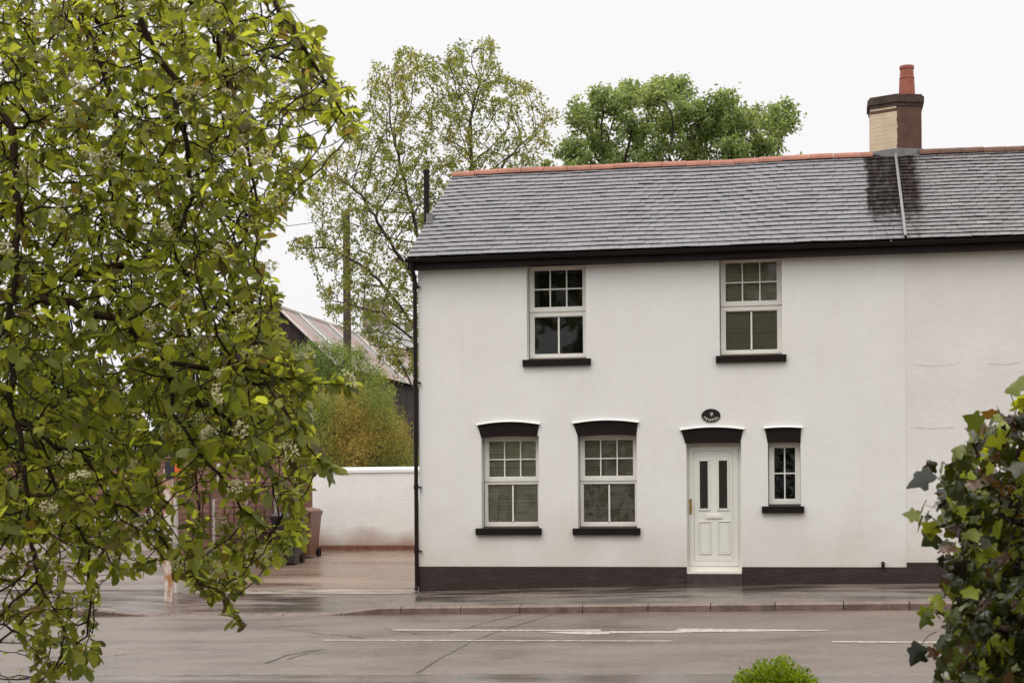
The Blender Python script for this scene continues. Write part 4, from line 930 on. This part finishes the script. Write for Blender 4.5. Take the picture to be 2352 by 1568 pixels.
# ---- background trees
def bgtree(name, label, seeds, A, step, infl, kill, rtip, rmax, nl, size, cols, pc, root, spread, bark=None, lf=None, tmpl=(RH_V, RH_T), droop=-.1, bias=(0, 0, .22), group=None, thin_r=2.2, cat='tree', wid=None):
    P, par = colonize(seeds, A, step, infl, kill, bias=bias, iters=90, jit=.10)
    b, r, cnt = branches(P, par, rtip, 2.55, rmax); t = thing(name, label, cat, root, group)
    b.build('trunk', bark or M['bark'], t, smooth=True)
    c = np.where((r < rtip*thin_r) & (par >= 0))[0]; k = RNG.choice(c, nl); d = P[k]-P[par[k]]; d /= np.linalg.norm(d, axis=1)[:, None]+1e-9
    pos = P[k] + rnd(nl, spread); T = d*.5 + rnd(nl, .7) + np.array([0, 0, droop]); N = np.array([0, -.15, 1]) + rnd(nl, .55)
    ns = np.sin(pos[:, 0]*2.1+pos[:, 2]*1.3+1)+np.sin(pos[:, 2]*2.9-pos[:, 0]*1.1)+np.sin(pos[:, 1]*2.3+pos[:, 0]*3.7+2); ns = ns/3 + RNG.normal(0, .45, nl)
    rk = np.empty(nl); rk[np.argsort(ns)] = np.linspace(0, 1, nl); ci = np.searchsorted(np.cumsum(pc if pc else [1/len(cols)]*len(cols)), np.minimum(rk, .9999)); ci = np.minimum(ci, len(cols)-1)
    LC = np.clip(np.array(cols)[ci]*RNG.normal(1, .18, (nl, 1)), .004, 1)
    leaves('crown', pos, T, N, RNG.uniform(size*.6, size*1.25, nl), LC, *tmpl, lf or M['leaf_far'], t, wid, smooth=False)
    print(name, len(P), nl); return t
D1 = 40.
cp = [(655, 570), (700, 540), (760, 545), (700, 480), (720, 370), (780, 330), (830, 260), (845, 200), (850, 145), (880, 165), (930, 115), (985, 125), (1000, 180), (1040, 100), (1120, 85), (1150, 110), (1130, 170), (1210, 190), (1260, 235), (1290, 300), (1250, 340), (1280, 380), (1240, 420), (1100, 480), (1020, 560), (1000, 700), (1000, 880), (950, 900), (900, 850), (870, 860), (860, 800), (760, 740), (705, 690), (760, 640), (680, 600)]
def dn(x, y): return np.where(y > 560, .8, np.where(x > 1150, .6, 1.))
A = sample(cp, 2000, D1-2.6, D1+2.6, dn)
rt = at_d(1015, 1100, D1); rt.z = zback(rt.x, rt.y)-.1
seeds = [([tuple(rt), tuple(at_d(1010, 900, D1)), tuple(at_d(985, 700, D1)), tuple(at_d(955, 520, D1)), tuple(at_d(925, 400, D1)), tuple(at_d(900, 300, D1))], None),
 ([tuple(at_d(1010, 900, D1)), tuple(at_d(1050, 640, D1+.5)), tuple(at_d(1085, 420, D1+.4)), tuple(at_d(1080, 280, D1+.2)), tuple(at_d(1100, 190, D1))], 'near'),
 ([tuple(at_d(1050, 640, D1+.5)), tuple(at_d(1110, 470, D1+1)), tuple(at_d(1160, 370, D1+1)), tuple(at_d(1230, 300, D1+1))], 'near'),
 ([tuple(at_d(1000, 820, D1)), tuple(at_d(930, 720, D1-.8)), tuple(at_d(850, 620, D1-1)), tuple(at_d(760, 570, D1-1)), tuple(at_d(690, 570, D1-1))], 'near'),
 ([tuple(at_d(985, 700, D1)), tuple(at_d(900, 560, D1-1)), tuple(at_d(830, 450, D1-1)), tuple(at_d(750, 390, D1-1))], 'near'),
 ([tuple(at_d(1010, 900, D1)), tuple(at_d(960, 790, D1-1.2)), tuple(at_d(880, 720, D1-1.5)), tuple(at_d(760, 690, D1-1.5))], 'near'),
 ([tuple(at_d(1012, 1000, D1)), tuple(at_d(955, 900, D1-1)), tuple(at_d(900, 800, D1-1.2)), tuple(at_d(850, 790, D1-1.2))], 'near')]
bgtree('thin_tree', 'tall thin tree with sparse yellow green leaves behind the left end of the cottage', seeds, A, .15, 1.5, .17, .0065, .13, 34000, .088, [(.16, .195, .05), (.22, .25, .06), (.28, .29, .075), (.25, .20, .08)], [.3, .35, .27, .08], tuple(rt), .05, thin_r=1.6, bias=(0, 0, .45), lf=leafmat('thin_tree_leaf', .45, .5, .3, (1.7, 1.6, .9)))

D2 = 50.
cp = [(1283, 385), (1285, 340), (1300, 330), (1345, 310), (1312, 275), (1322, 255), (1372, 275), (1362, 215), (1385, 196), (1408, 225), (1412, 270), (1425, 195), (1445, 178), (1470, 235), (1485, 185), (1500, 172), (1530, 195), (1560, 163), (1580, 215), (1600, 235), (1640, 245), (1655, 205), (1680, 225), (1700, 255), (1750, 240), (1775, 255), (1800, 250), (1828, 268), (1805, 290), (1812, 322), (1795, 355), (1860, 372), (1850, 480), (1750, 560), (1400, 560), (1290, 470)]
lob = [(x, y) for x, y in [(1385, 235), (1447, 215), (1500, 215), (1560, 205), (1330, 265), (1310, 350), (1655, 235), (1600, 260), (1640, 300), (1700, 280), (1770, 275), (1810, 270), (1620, 280), (1380, 330), (1460, 300), (1540, 290), (1590, 350), (1500, 370), (1680, 340), (1750, 340), (1420, 380), (1345, 400), (1640, 420), (1450, 450), (1560, 440), (1720, 420), (1800, 400)]]
aa = []
for x, y in lob:
    d = D2 + RNG.uniform(-2, 2); c = np.array(at_d(x, y, d)); k = 70; v = rnd(k); v /= np.linalg.norm(v, axis=1)[:, None]; aa.append(c + v*RNG.uniform(.15, .55, (k, 1))*np.array([1, 1.2, .9]))
A = np.vstack(aa + [sample(cp, 700, D2-1.8, D2+1.8)])
rt = at_d(1570, 1000, D2); rt.z = zback(rt.x, rt.y)-.1
seeds = [([tuple(rt), tuple(at_d(1570, 700, D2)), tuple(at_d(1565, 560, D2)), tuple(at_d(1560, 400, D2))], None), ([tuple(at_d(1565, 640, D2)), tuple(at_d(1450, 500, D2)), tuple(at_d(1400, 400, D2))], 'near'), ([tuple(at_d(1565, 640, D2)), tuple(at_d(1680, 500, D2)), tuple(at_d(1740, 400, D2))], 'near')]
tB = bgtree('leafy_tree', 'dense mid green tree rising above the middle of the cottage ridge', seeds, A, .16, 1.4, .16, .010, .25, 56000, .13, [(.21, .27, .115), (.27, .33, .14), (.17, .22, .10), (.36, .41, .18)], [.4, .25, .25, .1], tuple(rt), .09, droop=-.5)

# small top of another tree right of it, just over the ridge
def copytree(o, loc, s, rz, label, group=None):
    c = o.copy(); COL.objects.link(c); c.location = loc; c.scale = (s, s, s); c.rotation_euler = (0, 0, rz); c['label'] = label
    if group: c['group'] = group
    for ch in o.children:
        d = ch.copy(); COL.objects.link(d); d.parent = c
    return c
# trees across the road behind the viewer: they show mirrored in the glass and shade the front
for i, (x, y, s, rz) in enumerate(((-24, -50, 1.2, .5), (-15, -50, 1.3, 2.), (-6, -50, 1.2, 3.6), (3, -50, 1.3, 5.), (12, -50, 1.2, .9), (21, -50, 1.25, 2.8), (-25, -41, .78, 1.5), (-20, -42, .8, 3.), (-14, -41, .75, 4.4), (-8, -42, .82, 5.3), (-3, -41, .76, 1.9), (3, -42, .8, .8), (9, -41, .78, 2.6), (15, -42, .8, .2))):
    copytree(tB, (x, y, zroad(x)-.6), s, rz, 'leafy tree of the row across the road, mirrored in the window glass', 'trees across the road from the cottage')

def shrub(name, label, poly, d0, d1, nA, nl, size, cols, pc, root, tmpl, droop, spread, step=.12, cat='shrub', bias=(0, 0, .15), trans=.3, wid=None):
    A = sample(poly, nA, d0, d1); rt = at_d(*root); rt.z = zback(rt.x, max(rt.y, .0)) - .05
    P = np.array(poly); cx, cy = P[:, 0].mean(), P[:, 1].mean(); dm = (d0+d1)/2
    seeds = [([tuple(rt), tuple(at_d(cx, cy, dm))], None)]
    return bgtree(name, label, seeds, A, step, 1.6, step*1.1, .006, .09, nl, size, cols, pc, tuple(rt), spread, lf=leafmat(name+'_leaf', trans, .6, .2, (1.5, 1.5, .8)), tmpl=tmpl, droop=droop, bias=bias, thin_r=2.6, cat=cat, wid=wid)
shrub('green_bush', 'big feathery green bush growing in front of the barn', [(600, 870), (640, 820), (690, 795), (730, 780), (780, 785), (830, 800), (865, 835), (895, 880), (905, 1000), (940, 1040), (945, 1100), (640, 1100), (560, 1080)], 42.5, 45.5, 1300, 52000, .10, [(.14, .20, .07), (.21, .28, .085), (.30, .36, .10), (.42, .45, .13)], [.3, .3, .25, .15], (760, 1150, 44), (ST_V, ST_T), .25, .09, trans=.35)
shrub('golden_conifer', 'feathery orange green shrub directly behind the white garden wall', [(715, 1090), (725, 1020), (680, 960), (715, 905), (760, 915), (800, 885), (850, 895), (885, 905), (905, 950), (935, 985), (945, 1030), (965, 1090)], 37.0, 40.5, 900, 52000, .085, [(.15, .20, .06), (.25, .28, .07), (.38, .32, .08), (.50, .35, .11)], [.22, .3, .32, .16], (850, 1180, 39), (ST_V, ST_T), -.25, .13, trans=.3)
shrub('dark_bush', 'dark green bush behind the side yard fence at far left', [(-60, 1080), (-40, 860), (120, 800), (260, 860), (330, 980), (340, 1080)], 52, 56, 500, 8000, .24, [(.045, .075, .022), (.07, .11, .03)], None, (140, 1120, 54), (RH_V, RH_T), -.2, .14, step=.3)
shrub('hedge_bush', 'broad green bush behind the side yard fence beside the barn gable', [(330, 1080), (350, 900), (430, 850), (530, 860), (600, 930), (640, 1080)], 50, 54, 500, 8000, .22, [(.06, .10, .025), (.09, .14, .035)], None, (480, 1120, 52), (RH_V, RH_T), -.2, .14, step=.3)

n = 34000; q = RNG.uniform(0, 1, (n, 3)); hp = np.stack([-30+55*q[:, 0], -37-2.5*q[:, 1], -.1+(6.6+.7*np.sin(q[:, 0]*40))*np.sqrt(q[:, 2])], 1)
hd_ = thing('roadside_hedge', 'tall leafy hedge across the road below the mirrored trees', 'hedge', (-3, -38, -.1)); b = MB()
for i in range(30): x = -29+1.8*i; b.tube([(x, -38.2, -.2), (x+.3, -38, 2), (x+.1, -38.3, 3.6)], [.07, .05, .02], 5)
b.build('stems', M['bark'], hd_); leaves('foliage', hp, rnd(n), np.array([0, .4, 1])+rnd(n, .5), RNG.uniform(.2, .42, n), pick([(.06, .10, .03), (.09, .13, .035)], n), RH_V, RH_T, M['leaf_far'], hd_, smooth=False)

# ---- ivy on the right
ivp = [(2375, 895), (2335, 920), (2295, 960), (2250, 985), (2212, 1020), (2185, 1065), (2165, 1110), (2140, 1150), (2160, 1190), (2130, 1215), (2175, 1260), (2180, 1310), (2150, 1350), (2175, 1420), (2140, 1480), (2155, 1568), (2130, 1700), (2900, 1700), (2900, 860), (2500, 800)]
rt = at_d(2500, 1700, 4.9); rt.z = -.05
A = sample(ivp, 1500, 4.45, 5.5); seeds = [([tuple(rt), tuple(at_d(2480, 1500, 5.0)), tuple(at_d(2450, 1250, 5.0)), tuple(at_d(2480, 1020, 5.0))], None), ([tuple(at_d(2480, 1500, 5)), tuple(at_d(2300, 1450, 4.9)), tuple(at_d(2200, 1420, 4.8))], 'near'), ([tuple(at_d(2450, 1250, 5)), tuple(at_d(2300, 1180, 4.8)), tuple(at_d(2200, 1150, 4.7))], 'near')]
P, par = colonize(seeds, A, .05, .4, .06, iters=80, jit=.25)
b, r, cnt = branches(P, par, .0016, 2.4, .05)
iv = thing('ivy', 'mound of wet glossy dark ivy with lighter young leaves at the lower right', 'ivy', tuple(rt)); b.build('stems', M['bark_dark'], iv, smooth=True)
c = np.where((r < .0045) & (par >= 0))[0]; n = 4600; k = RNG.choice(c, n); stem = MB()
base = P[k] + rnd(n, .012); off = np.array([-.25, -.75, .35])+rnd(n, .6); off /= np.linalg.norm(off, axis=1)[:, None]; base2 = base + off*RNG.uniform(.02, .07, (n, 1))
for p, q in zip(base[:1800], base2[:1800]): stem.add([p, q, q+np.array([.0016, 0, .001]), p+np.array([.0016, 0, .001])], [(0, 1, 2, 3)])
stem.build('leaf_stalks', mat('ivy_stalk', (.16, .095, .055), .5), iv)
T = np.array([-.1, -.35, -.75])+rnd(n, .7); N = off*.9+np.array([0, -.2, .35])+rnd(n, .55); young = RNG.uniform(0, 1, n)
C = pick([(.028, .035, .010), (.055, .068, .015), (.19, .22, .028), (.014, .010, .006), (.09, .05, .028)], n, [.3, .28, .22, .1, .1], .3)
leaves('foliage', base2, T, N, RNG.uniform(.022, .062, n), C, IVY_V, IVY_T, M['ivy'], iv, RNG.uniform(.8, 1.15, n))
A2 = sample([(2230, 1130), (2400, 1000), (2900, 1000), (2900, 1700), (2190, 1700), (2200, 1300)], 3200, 5.35, 5.9)
leaves('dead_leaves', A2, rnd(3200), rnd(3200)+np.array([0, -.4, .3]), RNG.uniform(.03, .08, 3200), pick([(.035, .022, .014), (.05, .04, .02), (.03, .035, .012)], 3200), IVY_V, IVY_T, M['ivy'], iv)
# individual leaves that stick out of the mound on long stalks
LPp = [((2140, 1085), (2200, 1150), (-1, 0, -.55), .085, 1), ((2322, 905), (2332, 950), (.5, 0, 1), .07, 2), ((2222, 1025), (2260, 1075), (-.3, 0, -.9), .07, 0), ((2165, 1060), (2210, 1110), (-.1, 0, -.9), .055, 2), ((2255, 975), (2290, 1020), (-.6, 0, .3), .06, 0), ((2112, 1185), (2160, 1200), (-.9, 0, .1), .05, 2), ((2130, 1400), (2160, 1420), (-.5, 0, -.8), .06, 0), ((2115, 1480), (2150, 1450), (-.5, 0, -.9), .07, 1), ((2130, 1395), (2170, 1370), (-.2, 0, -.8), .05, 2)]
stm = mat('ivy_stalk_dark', (.06, .04, .03), .5); cc = {0: (.08, .10, .014), 1: (.010, .014, .006), 2: (.14, .17, .02)}
PP, TT, NN, SS, C2 = [], [], [], [], []
for (a, c_, t, s, k_) in LPp:
    p = at_d(*a, 4.55); q = at_d(*c_, 4.75); MB().tube([q, (p+q)/2+Vector((0, 0, .008)), p], .0016, 4).build('leaf_stalk', stm, iv); PP.append(tuple(p)); TT.append(t); NN.append((-.7+RNG.normal(0, .6), -.5+RNG.normal(0, .4), .5+RNG.normal(0, .4))); SS.append(s); C2.append(cc[k_])
leaves('outer_leaves', PP, TT, NN, SS, C2, IVY_V, IVY_T, M['ivy'], iv)

# ---- lime green shrub top at the bottom edge
cx = at_d(1782, 1648, 9.0); n = 9500; v = rnd(n); v /= np.linalg.norm(v, axis=1)[:, None]; v[:, 2] = np.abs(v[:, 2]); v /= (np.abs(v)**3).sum(1)[:, None]**(1/3)
lump = 1 + .04*np.sin(v[:, 0]*5+1)+.05*np.sin(v[:, 1]*7)+.05*np.sin(v[:, 0]*11+v[:, 2]*6)
rad = np.array([.235, .235, .30]); pos = np.array(cx) + v*rad*lump[:, None]*RNG.uniform(.65, 1.02, (n, 1))
gz = -.05; sb = thing('lime_shrub', 'small bright lime green shrub poking up at the bottom edge in front of the road', 'shrub', (cx.x, cx.y, gz))
b = MB()
for i in range(40):
    e = np.array(cx)+v[i]*rad*.8; b.tube([(cx.x, cx.y, gz), tuple((np.array((cx.x, cx.y, cx.z-.1))+e)/2), tuple(e)], [.012, .007, .003], 5)
b.build('stems', M['bark'], sb)
leaves('foliage', pos, v*.8+rnd(n, .4)+np.array([0, 0, .3]), v+rnd(n, .5), RNG.uniform(.014, .028, n), pick([(.19, .24, .012), (.22, .30, .015), (.09, .15, .012)], n, [.45, .3, .25], .15), RH_V, RH_T, leafmat('lime_leaf', .35, .4, .4, (1.6, 1.6, .6)), sb, smooth=False)
